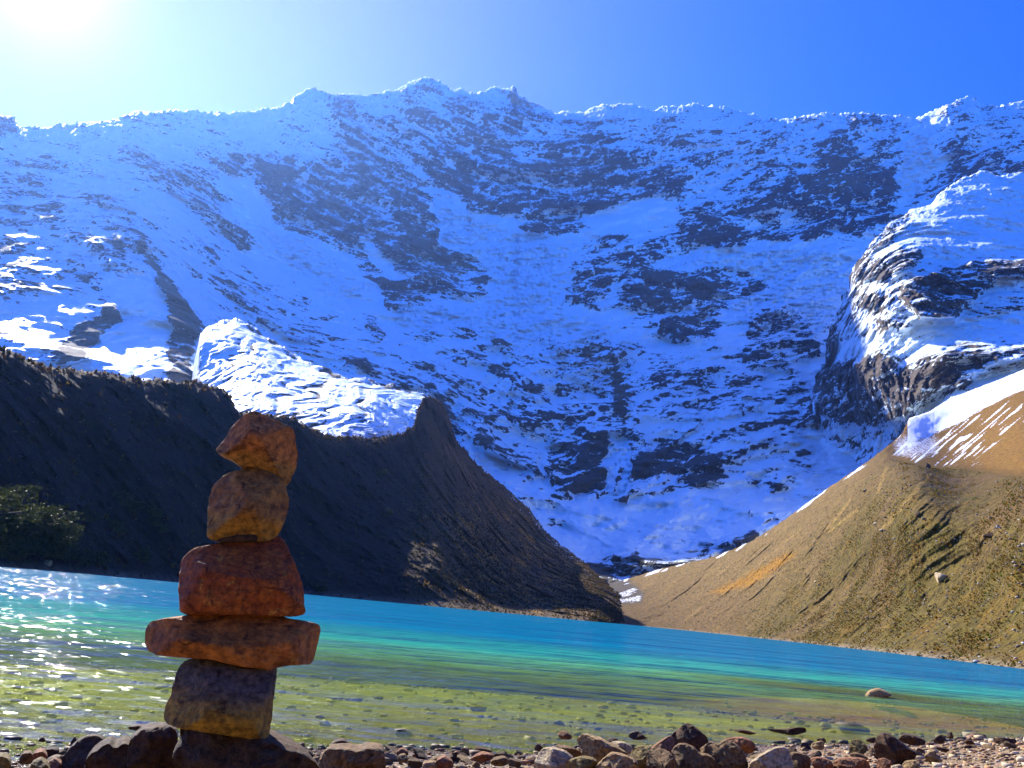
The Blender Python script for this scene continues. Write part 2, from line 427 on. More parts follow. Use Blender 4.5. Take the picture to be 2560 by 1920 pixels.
# where bare rock shows: (how bare, softness, outline)
BARE = [
    (0.95, 8, [(1078, 970), (1130, 1000), (1160, 1080), (1165, 1140), (1120, 1060), (1095, 1010)]), (0.8, 10, [(1000, 950), (1090, 965), (1090, 985), (1000, 970)]),
    (0.35, 20, [(-400, 400), (0, 395), (90, 400), (150, 395), (230, 400), (230, 430), (170, 445), (60, 450), (-400, 460)]),
    (0.40, 30, [(230, 405), (318, 549), (347, 596), (380, 690), (300, 720), (260, 720), (200, 690), (0, 720), (-400, 760), (-400, 480), (0, 480), (150, 450)]),
    (0.55, 14, [(270, 490), (318, 549), (347, 596), (380, 690), (330, 700), (280, 640), (300, 590), (260, 540)]),
    (0.66, 16, [(318, 359), (393, 393), (446, 411), (509, 422), (544, 463), (579, 538), (631, 579), (642, 613), (602, 648), (550, 602), (498, 550), (440, 492), (376, 451), (289, 405)]),
    (0.78, 18, [(521, 399), (637, 382), (723, 393), (775, 405), (860, 380), (957, 306), (1016, 423), (1070, 482), (1099, 521), (1106, 589), (1104, 604), (1143, 619), (1192, 638),
                (1216, 677), (1211, 731), (1143, 741), (1084, 746), (1036, 770), (972, 775), (948, 726), (928, 692), (899, 663), (860, 637), (810, 613), (775, 584), (723, 579),
                (683, 544), (654, 503), (631, 480), (579, 463)]),
    (0.45, 16, [(860, 250), (957, 306), (990, 420), (900, 440), (800, 400), (840, 300)]),
    (0.95, 10, [(1010, 560), (1104, 570), (1104, 604), (1143, 619), (1192, 638), (1216, 677), (1211, 731), (1143, 738), (1060, 700), (1000, 640)]),
    (0.70, 20, [(1055, 384), (1162, 331), (1221, 326), (1265, 365), (1289, 404), (1387, 360), (1509, 301), (1524, 345), (1656, 384), (1709, 428), (1710, 487), (1573, 492), (1534, 511),
                (1455, 560), (1426, 589), (1382, 597), (1353, 594), (1338, 575), (1289, 565), (1280, 545), (1231, 550), (1192, 526), (1153, 516), (1114, 487), (1070, 463)]),
    (0.88, 14, [(1130, 470), (1200, 440), (1330, 420), (1480, 430), (1560, 470), (1500, 520), (1426, 580), (1350, 590), (1280, 540), (1231, 545), (1180, 510)]),
    (0.62, 8, [(1270, 238), (1282, 205), (1292, 222), (1309, 243), (1377, 282), (1368, 301), (1314, 292), (1289, 336), (1241, 316), (1270, 277)]),
    (0.50, 10, [(1031, 199), (1089, 199), (1084, 218), (1045, 243), (1026, 238)]),
    (0.48, 10, [(1021, 248), (1055, 248), (1060, 320), (1030, 330)]),
    (0.70, 8, [(-30, 285), (0, 284), (37, 290), (52, 318), (30, 330), (-30, 330)]),
    (0.64, 12, [(1446, 589), (1534, 565), (1558, 589), (1548, 619), (1651, 589), (1710, 555), (1710, 629), (1582, 653), (1485, 638), (1436, 629)]),
    (0.78, 10, [(1431, 658), (1446, 677), (1485, 687), (1573, 677), (1582, 697), (1534, 721), (1485, 751), (1426, 751), (1414, 697)]),
    (0.82, 12, [(1558, 726), (1612, 687), (1700, 680), (1777, 668), (1864, 683), (1910, 719), (1895, 739), (1828, 760), (1792, 785), (1797, 836), (1751, 841), (1700, 867), (1650, 850),
                (1640, 800), (1602, 795), (1578, 785), (1548, 770)]),
    (0.92, 10, [(1700, 549), (1772, 544), (1874, 575), (1879, 601), (1838, 626), (1777, 616), (1700, 626)]),
    (0.75, 8, [(1640, 350), (1700, 345), (1751, 345), (1756, 375), (1700, 370)]),
    (0.80, 10, [(1700, 432), (1756, 442), (1767, 467), (1731, 493), (1700, 488)]),
    (0.42, 22, [(1700, 380), (1960, 390), (1960, 500), (1860, 520), (1860, 570), (1700, 530)]),
    (0.80, 14, [(1966, 421), (2028, 432), (2059, 370), (2100, 355), (2161, 391), (2248, 427), (2258, 462), (2233, 503), (2217, 549), (2176, 575), (2053, 590), (2028, 611), (1997, 590),
                (1925, 606), (1884, 585), (1890, 560), (1859, 519), (1869, 498), (1946, 493), (1961, 478)]),
    (0.98, 10, [(1970, 435), (2060, 425), (2150, 430), (2200, 470), (2120, 510), (2040, 500), (1985, 480)]),
    (0.60, 10, [(2120, 288), (2228, 299), (2233, 324), (2161, 329), (2110, 334)]),
    (0.80, 12, [(2386, 350), (2427, 360), (2468, 380), (2580, 421), (2580, 440), (2407, 440), (2340, 490), (2289, 510), (2264, 510), (2325, 447), (2366, 396)]),
    (0.48, 12, [(521, 654), (550, 666), (631, 747), (666, 793), (781, 880), (752, 903), (683, 839), (608, 770), (544, 712)]),
    (0.72, 10, [(850, 873), (923, 902), (938, 941), (879, 931)]),
    (0.50, 10, [(905, 780), (940, 780), (950, 860), (925, 850)]),
    (0.90, 8, [(1221, 900), (1280, 904), (1293, 942), (1251, 938), (1217, 917)]),
    (0.85, 8, [(1241, 838), (1270, 838), (1275, 882), (1236, 878)]),
    (0.66, 12, [(1130, 800), (1200, 850), (1215, 870), (1160, 860), (1120, 840)]),
    (0.60, 16, [(1329, 830), (1436, 853), (1558, 858), (1587, 882), (1485, 917), (1436, 951), (1387, 912), (1372, 873)]),
    (0.60, 12, [(1480, 915), (1560, 900), (1580, 960), (1540, 1000), (1480, 990)]),
    (0.68, 12, [(1870, 800), (1960, 760), (2040, 770), (2040, 880), (1950, 920), (1850, 880)]),
    (0.80, 12, [(1226, 1132), (1255, 1119), (1327, 1136), (1352, 1170), (1348, 1191), (1293, 1170), (1238, 1149)]),
    (0.95, 14, [(1356, 1119), (1399, 1103), (1449, 1077), (1521, 1081), (1529, 1107), (1521, 1136), (1508, 1174), (1508, 1204), (1462, 1221), (1437, 1250), (1394, 1238), (1369, 1195), (1356, 1153)]),
    (0.90, 14, [(1610, 1111), (1677, 1103), (1710, 1094), (1748, 1127), (1796, 1170), (1816, 1199), (1748, 1209), (1680, 1190), (1652, 1204), (1610, 1217), (1572, 1229), (1567, 1195), (1576, 1136)]),
    (0.95, 8, [(1869, 1199), (1941, 1209), (1970, 1223), (1931, 1238), (1888, 1228)]),
    (0.70, 8, [(1850, 1088), (1869, 1103), (1864, 1141), (1850, 1122)]),
    (0.95, 8, [(2115, 1098), (2163, 1098), (2182, 1112), (2134, 1122)]),
    (0.75, 8, [(1946, 1078), (1999, 1107), (1970, 1112)]),
    (0.80, 10, [(2043, 960), (2110, 1060), (2060, 1062), (1999, 1054), (2013, 1011)]),
    (0.70, 8, [(1234, 1005), (1285, 1014), (1272, 1031), (1230, 1022)]),
    (0.70, 8, [(1171, 1018), (1217, 1035), (1213, 1048), (1162, 1031)]),
    (0.60, 10, [(1270, 1030), (1320, 1060), (1340, 1090), (1290, 1070)]),
    (0.62, 10, [(1010, 1080), (1120, 1090), (1190, 1200), (1320, 1370), (1460, 1420), (1400, 1440), (1200, 1330)]),
    (0.66, 10, [(1500, 1420), (1560, 1370), (1680, 1340), (1780, 1370), (1900, 1340), (1880, 1360), (1700, 1420), (1560, 1450)]),
    (0.58, 8, [(1540, 1210), (1580, 1230), (1570, 1330), (1545, 1330)]),
    (1.25, 9, [(318, 549), (335, 567), (405, 654), (451, 723), (503, 810), (486, 900), (480, 1000), (405, 1000), (425, 830), (410, 770), (382, 683), (347, 596)]),
    (1.20, 9, [(270, 770), (301, 775), (307, 810), (272, 856), (203, 909), (139, 914), (127, 868), (191, 822), (243, 787)]),
    (0.45, 12, [(-100, 850), (130, 860), (140, 910), (60, 915), (-100, 900)]),
]
FLECK = [(0.40, 60, [(900, 900), (1300, 880), (1800, 900), (2100, 960), (2050, 1150), (1850, 1200), (1600, 1220), (1350, 1260), (1150, 1160), (980, 1060)]),
         (0.30, 50, [(500, 620), (640, 700), (900, 860), (1000, 960), (800, 940), (640, 800)]), (0.34, 60, [(-400, 420), (260, 400), (330, 540), (250, 720), (-400, 800)]),
         (0.36, 50, [(1640, 330), (2000, 330), (2250, 330), (2260, 560), (1900, 610), (1700, 540)]), (0.34, 40, [(820, 230), (1240, 250), (1500, 300), (1420, 400), (900, 420)]),
         (0.34, 40, [(1440, 590), (1720, 560), (1720, 680), (1440, 770)]), (1.0, 14, [(1330, 1400), (1420, 1402), (1500, 1408), (1580, 1400), (1700, 1380), (1760, 1420), (1700, 1500), (1300, 1500)])]
SNOW = [
    (-0.6, 12, [(260, 718), (370, 690), (425, 810), (405, 1000), (180, 920), (310, 810), (300, 760)]),
    (-0.4, 8, [(0, 810), (130, 740), (250, 745), (180, 790), (60, 830)]),
    (-0.7, 12, [(545, 440), (640, 450), (660, 510), (700, 570), (800, 610), (850, 660), (930, 720), (960, 780), (880, 790), (760, 720), (680, 650), (610, 560), (575, 500)]),
    (-0.5, 6, [(905, 612), (930, 615), (1020, 690), (1000, 690), (925, 655)]),
    (-0.8, 12, [(1070, 470), (1120, 490), (1200, 540), (1280, 555), (1350, 590), (1440, 590), (1560, 500), (1640, 490), (1700, 540), (1560, 570), (1450, 600), (1425, 660), (1410, 750),
                (1300, 790), (1180, 770), (1230, 720), (1210, 650), (1110, 610)]),
    (-0.7, 12, [(1640, 650), (1740, 640), (1880, 600), (2060, 610), (2150, 640), (2090, 760), (2050, 820), (1940, 740), (1900, 690), (1780, 655)]),
    (-0.5, 12, [(960, 780), (1200, 770), (1420, 780), (1540, 800), (1560, 840), (1400, 830), (1200, 820), (1000, 830)]),
    (-0.7, 8, [(2240, 440), (2290, 330), (2360, 340), (2320, 420), (2270, 490)]),
    (-0.6, 10, [(1400, 1270), (1560, 1260), (1700, 1230), (1880, 1240), (1980, 1250), (1850, 1330), (1660, 1390), (1500, 1390), (1420, 1340)]),
    (-0.6, 3, [(1534, 1090), (1570, 1110), (1572, 1180), (1560, 1240), (1545, 1240), (1548, 1150)]),
    (-0.6, 3, [(1512, 1140), (1530, 1110), (1535, 1180), (1530, 1230), (1510, 1215)]),
    (-0.5, 3, [(1340, 1110), (1352, 1110), (1360, 1180), (1375, 1230), (1360, 1220), (1345, 1170)]),
]
ICE = [(1.0, 20, [(1070, 470), (1200, 540), (1350, 590), (1440, 600), (1410, 750), (1300, 790), (1180, 770), (1230, 720), (1210, 650), (1110, 610)]),
       (1.0, 20, [(1640, 650), (1880, 610), (2060, 620), (2150, 640), (2050, 860), (1880, 850), (1800, 760), (1900, 700)]),
       (0.9, 20, [(960, 740), (1200, 770), (1420, 780), (1600, 850), (1560, 1000), (1440, 1000), (1300, 850), (1000, 830)]),
       (0.8, 16, [(620, 560), (700, 570), (800, 610), (850, 660), (930, 720), (880, 770), (760, 700)]),
       (0.7, 4, [(1534, 1090), (1570, 1110), (1572, 1180), (1560, 1240), (1505, 1220), (1520, 1120)]),
       (0.8, 10, [(2240, 470), (2270, 330), (2350, 330), (2330, 420), (2280, 500)])]
BROWN = [(0.8, 14, [(318, 549), (405, 654), (451, 723), (503, 810), (486, 1000), (405, 1000), (425, 830), (382, 683)]),
         (0.5, 14, [(270, 770), (301, 775), (307, 810), (203, 909), (139, 914), (127, 868)]),
         (0.7, 30, [(1329, 819), (1436, 853), (1558, 858), (1600, 900), (1560, 1000), (1436, 960)]),
         (0.5, 20, [(1010, 560), (1104, 570), (1216, 677), (1211, 731), (1060, 700)]), (0.5, 20, [(1970, 435), (2150, 430), (2200, 470), (2040, 510)]),
         (0.5, 20, [(1580, 690), (1780, 670), (1880, 700), (1760, 830), (1640, 790)])]


def paints(lists, base=0.0, x0=-440, x1=3020, y0=180, y1=1500):
    p = Paint(x0, x1, y0, y1, 4.0, base)
    for lst in lists:
        for v, s, poly in lst: p.add(poly, v, s)
    return p


p_bare = paints([FLECK, BARE, SNOW], 0.10); p_ice = paints([ICE]); p_brown = paints([BROWN])
crest_f = pl(CREST)


def warp(P, PX, PY, amt, scale, seed):
    q = P / scale
    return PX + amt * fbm(q, 4, seed), PY + amt * fbm(q + 31.7, 4, seed + 9)


def wall_disp(P, PX, PY, t, info):
    wx, wy = warp(P, PX, PY, 34, 95, 3)
    bare = p_bare.get(wx, wy); ice = p_ice.get(wx, wy)
    info['bare'] = bare; info['ice'] = ice; info['brown'] = p_brown.get(wx, wy)
    rk = sstep(0.1, 0.7, bare)
    z = P[..., 2]
    wz = 42 * fbm(P / 190.0, 4, 21)
    s = (z + 0.42 * P[..., 0] * np.where(P[..., 0] < 60, 1, -1) + 1.5 * wz)
    d = 20 * (stair(s / 62.0) - s / 62.0) + 9 * (stair(s / 23.0 + 0.3) - s / 23.0 - 0.3)
    d = d * (0.25 + 0.45 * rk)
    sl_ = P[..., 0] + 0.55 * (P[..., 2] - 700) * np.tanh((P[..., 0] - 60) / 500.0) * -1      # ribs fan outwards from the head of the bowl
    pq = np.stack([sl_, P[..., 1], P[..., 2]], -1) + 26 * fbm(P / 90.0, 3, 35)[..., None]
    rib1 = fbm(pq / np.array([170, 170, 520.0]), 4, 33, 0.5, True); rib2 = fbm(pq / np.array([58, 58, 130.0]), 4, 37, 0.55, True)
    info['rib'] = .6 * rib1 + .4 * rib2
    d += -78 * rib1 * (0.6 + 0.4 * rk) - 26 * rib2 * (0.5 + 0.5 * rk) * (1 - .6 * ice)
    d += 9 * fbm(P / 34.0, 4, 41) * (0.35 + 0.8 * rk)
    d += -27 * fbm(P / np.array([34, 34, 15.0]), 5, 51, 0.62, True) * ice          # seracs and crevasses
    dy = PY - crest_f(PX)
    fl = sstep(170, 20, dy) * (1 - rk * .7)
    d += 9 * fl * fbm(P / np.array([16, 40, 200.0]), 3, 61, 0.5, True)             # fluted snow under the crest
    d += 110 * np.exp(-np.maximum(dy, 0) / 22.0)                                   # the crest rounds over
    return d


def wall_crest(P, PX, t):
    k = sstep(0.93, 1.0, t)
    return k * (22 * fbm(P / np.array([55, 55, 1e6]), 5, 71, .6) + 16 * fbm(P / np.array([32, 32, 1e6]), 4, 73, .5, True) - 6)


def wall_paint(P, PX, PY, t, info):
    steep = 0.60 - info['nz']
    q = np.stack([P[..., 0] * .8 + P[..., 2] * .45 * np.where(P[..., 0] < 60, 1, -1), P[..., 1], P[..., 2] - .5 * P[..., 0] * np.where(P[..., 0] < 60, -1, 1)], -1)
    rock = 0.15 + 0.72 * info['bare'] + np.clip(steep, -.4, .4) * 0.55 + 0.55 * (info['rib'] - .33) * (info['ice'] < .5)
    rock = rock + 0.62 * fbm(P / np.array([70., 70, 52]), 7, 81, .66) + 0.55 * fbm(q / np.array([95., 95, 22.0]), 6, 83, .6)
    chute = fbm(P / np.array([75, 75, 190.0]) + .5 * fbm(P / 60., 2, 87)[..., None], 3, 85, .5, True)           # thin snow-filled chutes
    ledge = fbm(q / np.array([160., 160, 26.0]) + .4 * fbm(P / 45., 2, 89)[..., None], 3, 86, .5, True)           # and ledges across the strata
    rock = rock - (0.55 * sstep(.62, .85, chute) + 0.45 * sstep(.60, .85, ledge)) * (info['bare'] < 1.1)
    big = fbm(P / np.array([120, 120, 60.0]), 4, 91)
    rock = rock + 0.20 * sstep(.05, .3, big) * (info['ice'] < .3)
    # avalanche dust spreading down the snow fan, and a dirty frozen cascade above it
    for (cx, cy, poly) in ((1868, 1195, [(1850, 1200), (1890, 1200), (1960, 1290), (1900, 1350), (1760, 1395), (1700, 1380), (1780, 1290)]),
                           (1552, 1150, [(1530, 1160), (1570, 1160), (1600, 1260), (1640, 1390), (1500, 1410), (1490, 1300)]),
                           (1500, 700, [(1440, 860), (1560, 850), (1590, 1000), (1560, 1100), (1520, 1090), (1490, 960)])):
        ang = np.arctan2(PX - cx, PY - cy); rad = np.hypot(PX - cx, PY - cy)
        stx = fbm(np.stack([ang * 9, rad / 260.0, 0 * ang], -1), 4, 95)
        rock = rock + sstep(-4, 18, poly_sd(poly, PX, PY)) * (0.18 + 0.75 * stx)
    return {'rock': rock, 'ice': info['ice'] * .8, 'brown': info['brown']}, {}


alpine = alpine_material('snow_and_rock')
xs = np.arange(-380, 2960, 3.2)
o, wall = terrain('mountain', xs, crest_f, pl(WALL_FOOT), 360, tps(WALL_R), wall_disp, alpine, wall_paint, back=(10, 60.0, 0.9), skirt=40, crest=wall_crest)
tag(o, kind='structure')

# ------------------------------------------------------------------ rocky spur on the right, nearer than the wall
SPUR_TOP = [(2030, 985), (2040, 960), (2060, 880), (2075, 830), (2090, 780), (2110, 740), (2130, 685), (2170, 620), (2210, 575), (2243, 545), (2284, 528), (2330, 505), (2365, 470), (2395, 448), (2420, 440),
            (2450, 430), (2500, 436), (2560, 430), (2700, 400), (3000, 380)]
SPUR_FOOT = [(2030, 1000), (2060, 1080), (2110, 1215), (2160, 1190), (2240, 1120), (2300, 1080), (2400, 1040), (3000, 1010)]
SPUR_R = [(2035, 1000, 1150), (2060, 900, 1150), (2080, 820, 1130), (2110, 740, 1120), (2210, 580, 1180), (2420, 445, 1330), (2560, 430, 1380), (2950, 390, 1500),
          (2430, 530, 1200), (2560, 600, 1150), (2350, 640, 1010), (2250, 650, 960), (2200, 760, 900), (2400, 720, 935), (2560, 680, 1010), (2560, 780, 900), (2400, 800, 850),
          (2250, 840, 830), (2560, 850, 800), (2350, 880, 765), (2150, 900, 900), (2300, 1000, 760), (2560, 930, 700), (2040, 1100, 1120), (2100, 1150, 1050), (2200, 1090, 930), (2300, 1080, 740), (2560, 1020, 620), (2900, 700, 1080), (2900, 1000, 640)]
SP_BARE = [
    (0.66, 10, [(2243, 525), (2284, 525), (2274, 560), (2243, 575), (2243, 611), (2192, 626), (2161, 683), (2120, 703), (2105, 754), (2080, 800), (2060, 900), (2040, 985), (2020, 960), (2070, 780), (2135, 640), (2212, 560)]),
    (0.88, 9, [(2187, 652), (2253, 616), (2299, 626), (2304, 657), (2243, 683), (2192, 703), (2161, 698)]),
    (0.95, 9, [(2263, 708), (2366, 667), (2560, 642), (3000, 600), (3000, 700), (2560, 693), (2499, 698), (2458, 729), (2417, 749), (2391, 795), (2304, 790), (2248, 749)]),
    (0.64, 10, [(2135, 719), (2243, 734), (2238, 780), (2161, 780), (2125, 754)]),
    (0.75, 8, [(2197, 800), (2253, 795), (2294, 816), (2263, 826), (2202, 821)]),
    (0.88, 12, [(2079, 918), (2161, 888), (2192, 877), (2263, 903), (2340, 882), (2417, 852), (2560, 857), (3000, 840), (3000, 900), (2560, 908), (2499, 918), (2458, 939), (2417, 970), (2315, 1000), (2243, 1060), (2150, 1075),
                (2060, 1040), (2030, 990), (2069, 929)]),
    (0.9, 8, [(2090, 780), (2075, 830), (2060, 880), (2043, 960), (2075, 925), (2085, 870)]),
    (0.42, 8, [(2420, 480), (2560, 500), (2560, 520), (2440, 510)]),
    (0.55, 12, [(2410, 780), (2560, 730), (2560, 760), (2440, 810)]),
]
SP_SNOW = [(-0.7, 8, [(2300, 520), (2400, 460), (2560, 445), (2900, 440), (2900, 600), (2560, 620), (2420, 640), (2340, 660), (2310, 640), (2330, 590), (2290, 590)]),
           (-0.5, 8, [(2090, 860), (2250, 830), (2330, 850), (2420, 800), (2560, 780), (2560, 830), (2400, 850), (2300, 880), (2190, 870), (2090, 900)]),
           (-0.5, 8, [(2300, 1060), (2420, 985), (2560, 915), (2900, 900), (2900, 1010), (2400, 1060)])]
p_sb = paints([SP_BARE, SP_SNOW], 0.22, 2000, 3020, 360, 1120)
spur_top = pl(SPUR_TOP)


def spur_disp(P, PX, PY, t, info):
    wx, wy = warp(P, PX, PY, 26, 60, 103)
    b = p_sb.get(wx, wy); info['bare'] = b
    rk = sstep(0.2, 0.8, b)
    s = P[..., 2] - 0.25 * P[..., 0] + 30 * fbm(P / 130.0, 4, 111)
    d = 30 * (stair(s / 70.0, 3.6) - s / 70.0) + 9 * (stair(s / 21.0, 3.0) - s / 21.0)
    d += -42 * fbm(P / np.array([80, 80, 80.0]), 6, 121, .6, True) * (.5 + .5 * rk)
    d += 12 * fbm(P / 26.0, 5, 131, .6, True) * (.5 + .5 * rk)
    d += -55 * (sstep(0.5, 0.9, b) - sstep(0.5, 0.1, b) * 0.2) * 0.55           # cliffs stand out of the snow shelves
    dy = PY - spur_top(PX)
    return d + 22 * np.exp(-np.maximum(dy, 0) / 14.0)


def spur_paint(P, PX, PY, t, info):
    rock = 0.10 + 0.74 * info['bare'] + np.clip(0.60 - info['nz'], -.5, .35) * 0.75 + 0.5 * fbm(P / np.array([22., 22, 15]), 6, 141, .66)
    q = np.stack([P[..., 0], P[..., 1], P[..., 2] - .35 * P[..., 0]], -1)
    rock = rock + 0.5 * fbm(q / np.array([45., 45, 9.0]), 5, 145, .6) - 0.5 * sstep(.6, .85, fbm(q / np.array([90., 90, 17.0]) + .4 * fbm(P / 30., 2, 149)[..., None], 3, 147, .5, True))
    return {'rock': rock, 'ice': 0 * rock, 'brown': 0.25 + 0.3 * fbm(P / 50.0, 3, 143)}, {}


xs = np.arange(2030, 2960, 2.6)
o, spur = terrain('rock_spur', xs, spur_top, pl(SPUR_FOOT), 250, tps(SPUR_R), spur_disp, alpine, spur_paint, back=(9, 40.0, .9), skirt=60,
                  crest=lambda P, PX, t: sstep(.92, 1, t) * 15 * fbm(P / np.array([30, 30, 1e6]), 5, 151),
                  jit=lambda X_, Y_: sstep(2420, 2150, X_) * (26 * fbm(np.stack([Y_ / 70, 0 * Y_, X_ / 150], -1), 5, 161, .6) + 8 * (stair(Y_ / 46.0 + .6 * fbm(np.stack([Y_ / 90, X_ / 90, 0 * Y_], -1), 2, 163)) - Y_ / 46.0)))
tag(o, kind='structure')

# ------------------------------------------------------------------ sunlit snow apron behind the left moraine
AP_TOP = [(488, 960), (496, 880), (500, 835), (520, 818), (560, 800), (590, 793), (620, 815), (650, 833), (680, 850), (740, 890), (800, 920), (870, 945), (940, 955), (1000, 975), (1060, 985), (1090, 1010), (1120, 1060)]
AP_FOOT = [(488, 1060), (600, 1090), (800, 1130), (960, 1100), (1040, 1085), (1120, 1085)]
AP_R = [(490, 950, 680), (500, 840, 760), (590, 795, 850), (740, 890, 780), (940, 955, 700), (1100, 1030, 660), (520, 1040, 500), (650, 1050, 470), (800, 1110, 400), (1000, 1100, 540), (1120, 1110, 600), (650, 930, 640), (800, 1000, 570), (930, 1010, 580)]


def apron_disp(P, PX, PY, t, info):
    a = np.radians(38.0)                                                    # gullies run down to the left
    u = (PX * np.sin(a) + PY * np.cos(a)); v = (PX * np.cos(a) - PY * np.sin(a))
    q = np.stack([u / 34.0 + 2.4 * fbm(P / 75, 4, 203), v / 170.0, 0 * u], -1)
    rib = fbm(q, 4, 205, .5, True); info['rib'] = rib; info['dy'] = PY - pl(AP_TOP)(PX)
    d = -13 * rib * sstep(1.0, .85, t) + 14 * fbm(P / 34.0, 6, 207, .58)
    yt = pl(AP_TOP)(PX)
    return d + 30 * np.exp(-(PY - yt) / 12.0)


def apron_paint(P, PX, PY, t, info):
    rock = 0.20 + (0.66 - info['nz']) * 0.9 + sstep(.25, -.25, info['rib']) * 0.6 + 0.4 * fbm(P / 18.0, 5, 211, .6) + .5 * sstep(16, 2, info['dy']) * (PX > 570)
    rock = np.where(PX < 512, -0.3, rock)
    return {'rock': rock - 0.35 * sstep(620, 540, PX), 'ice': 0 * rock, 'brown': 0.4 + 0 * rock}, {}


xs = np.arange(488, 1120, 2.2)
o, apron = terrain('snow_apron', xs, pl(AP_TOP), pl(AP_FOOT), 150, tps(AP_R), apron_disp, alpine, apron_paint, back=(8, 25.0, .7), skirt=50,
                   crest=lambda P, PX, t: sstep(.9, 1, t) * 9 * fbm(P / np.array([16, 16, 1e6]), 4, 221))
tag(o, kind='structure')

# ------------------------------------------------------------------ shorelines of the far side
SHORE = [(-400, 75), (0, 110), (450, 150), (765, 180), (1050, 195), (1300, 240), (1560, 340), (1700, 320), (2000, 205), (2300, 122), (2560, 86), (2900, 62)]
shore_r = pl(SHORE)


def shore_y(px):
    """row of the far waterline for a column, from its distance"""
    px = np.asarray(px, float); r = shore_r(px); y = np.full(px.shape, 1550.0)
    for _ in range(12):
        d = ray(px, y); z = CAM[2] + d[..., 2] / np.hypot(d[..., 0], d[..., 1]) * r
        y = y + z * FPX / r * 0.95
    return y


# ------------------------------------------------------------------ dark moraine slope on the left
LEFT_TOP = [(-420, 760), (-200, 820), (0, 870), (60, 893), (120, 918), (200, 925), (330, 945), (395, 950), (475, 953), (520, 962), (560, 972), (572, 985), (590, 1022), (600, 1030), (640, 1034), (700, 1040), (735, 1042), (760, 1062),
            (800, 1080), (830, 1090), (885, 1090), (935, 1098), (1000, 1085), (1034, 1065), (1044, 1024), (1056, 996), (1084, 992), (1108, 1012), (1130, 1060), (1140, 1100), (1180, 1150), (1260, 1215),
            (1320, 1270), (1360, 1325), (1420, 1375), (1480, 1425), (1540, 1480), (1580, 1530), (1620, 1550)]
LEFT_R = [(-400, 1370, 75), (-400, 760, 112), (0, 1412, 110), (0, 870, 158), (0, 1150, 128), (450, 1456, 150), (450, 952, 215), (450, 1200, 175), (765, 1486, 180), (780, 1070, 258), (765, 1280, 213),
          (1050, 1514, 195), (1060, 990, 440), (885, 1090, 300), (1000, 1090, 350), (1060, 1250, 320), (1300, 1538, 240), (1300, 1250, 620), (1250, 1400, 370), (1150, 1320, 335), (1100, 1410, 240), (1450, 1400, 580), (1580, 1535, 420), (1500, 1530, 310), (1180, 1160, 510)]
PL_TINT = Paint(-440, 1660, 740, 1600, 5.0)


def left_disp(P, PX, PY, t, info):
    a = np.radians(-52.0)
    u = PX * np.cos(math.radians(38)) - PY * np.sin(math.radians(38)); v = PX * np.sin(math.radians(38)) + PY * np.cos(math.radians(38))
    q = np.stack([u / 55.0 + 0.8 * fbm(P / 25, 3, 303), v / 420.0, 0 * u], -1)
    rib = fbm(q, 4, 305, .5, True); info['rib'] = rib
    low = sstep(0.0, 0.12, t)
    d = (-(1.5 + 2.5 * sstep(900, 1150, PX)) * rib + 6.0 * fbm(P / 16.0, 5, 307) + 1.7 * fbm(P / 2.6, 4, 309) - 4.5 * fbm(P / np.array([34, 34, 50.]), 5, 317, .55, True)) * low
    # knolls on the lower right catch the sun
    kn = sstep(1000, 1150, PX) * sstep(1250, 1350, PY)
    d += sstep(980, 1060, PX) * low * (-7 * fbm(P / np.array([26, 26, 60.]), 4, 313, .55, True) + 3.5 * fbm(P / 7.0, 4, 315))
    d += kn * low * 9 * fbm(P / np.array([26, 26, 26.0]), 4, 311, .5, True)
    yt = pl(LEFT_TOP)(PX)
    return d + 2.5 * np.exp(-np.maximum(PY - yt, 0) / 6.0)


def seg_d(px, py, a, b):
    a = np.array(a, float); b = np.array(b, float); ab = b - a
    t = np.clip(((px - a[0]) * ab[0] + (py - a[1]) * ab[1]) / (ab @ ab), 0, 1)
    return np.hypot(px - a[0] - t * ab[0], py - a[1] - t * ab[1])


def mixc(c, k, col):
    return c * (1 - k[..., None]) + np.array(col) * k[..., None]


def left_paint(P, PX, PY, t, info):
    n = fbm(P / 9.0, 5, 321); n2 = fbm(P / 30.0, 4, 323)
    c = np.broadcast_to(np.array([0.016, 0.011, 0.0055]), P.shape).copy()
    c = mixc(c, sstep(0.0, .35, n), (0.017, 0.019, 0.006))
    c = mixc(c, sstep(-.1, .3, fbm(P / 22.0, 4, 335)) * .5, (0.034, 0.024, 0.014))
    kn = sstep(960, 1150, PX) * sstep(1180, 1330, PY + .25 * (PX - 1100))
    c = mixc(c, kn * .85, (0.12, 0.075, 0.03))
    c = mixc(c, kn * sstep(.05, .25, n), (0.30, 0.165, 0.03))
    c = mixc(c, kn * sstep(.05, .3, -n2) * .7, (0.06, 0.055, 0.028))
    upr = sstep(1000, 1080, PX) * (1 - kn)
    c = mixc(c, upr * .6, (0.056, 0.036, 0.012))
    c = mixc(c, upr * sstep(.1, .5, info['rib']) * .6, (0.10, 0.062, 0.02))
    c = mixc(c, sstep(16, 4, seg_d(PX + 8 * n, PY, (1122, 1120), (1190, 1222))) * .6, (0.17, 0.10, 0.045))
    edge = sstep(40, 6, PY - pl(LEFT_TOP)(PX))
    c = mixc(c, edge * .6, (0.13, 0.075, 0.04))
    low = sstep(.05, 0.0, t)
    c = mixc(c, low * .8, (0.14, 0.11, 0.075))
    snow = sstep(1180, 1300, PX) * sstep(60, 10, PY - pl(LEFT_TOP)(PX)) * .42 * (fbm(P / 14.0, 4, 331) > .0)
    return {'stony': .25 + .5 * kn, 'snow': snow}, {'tint': c}


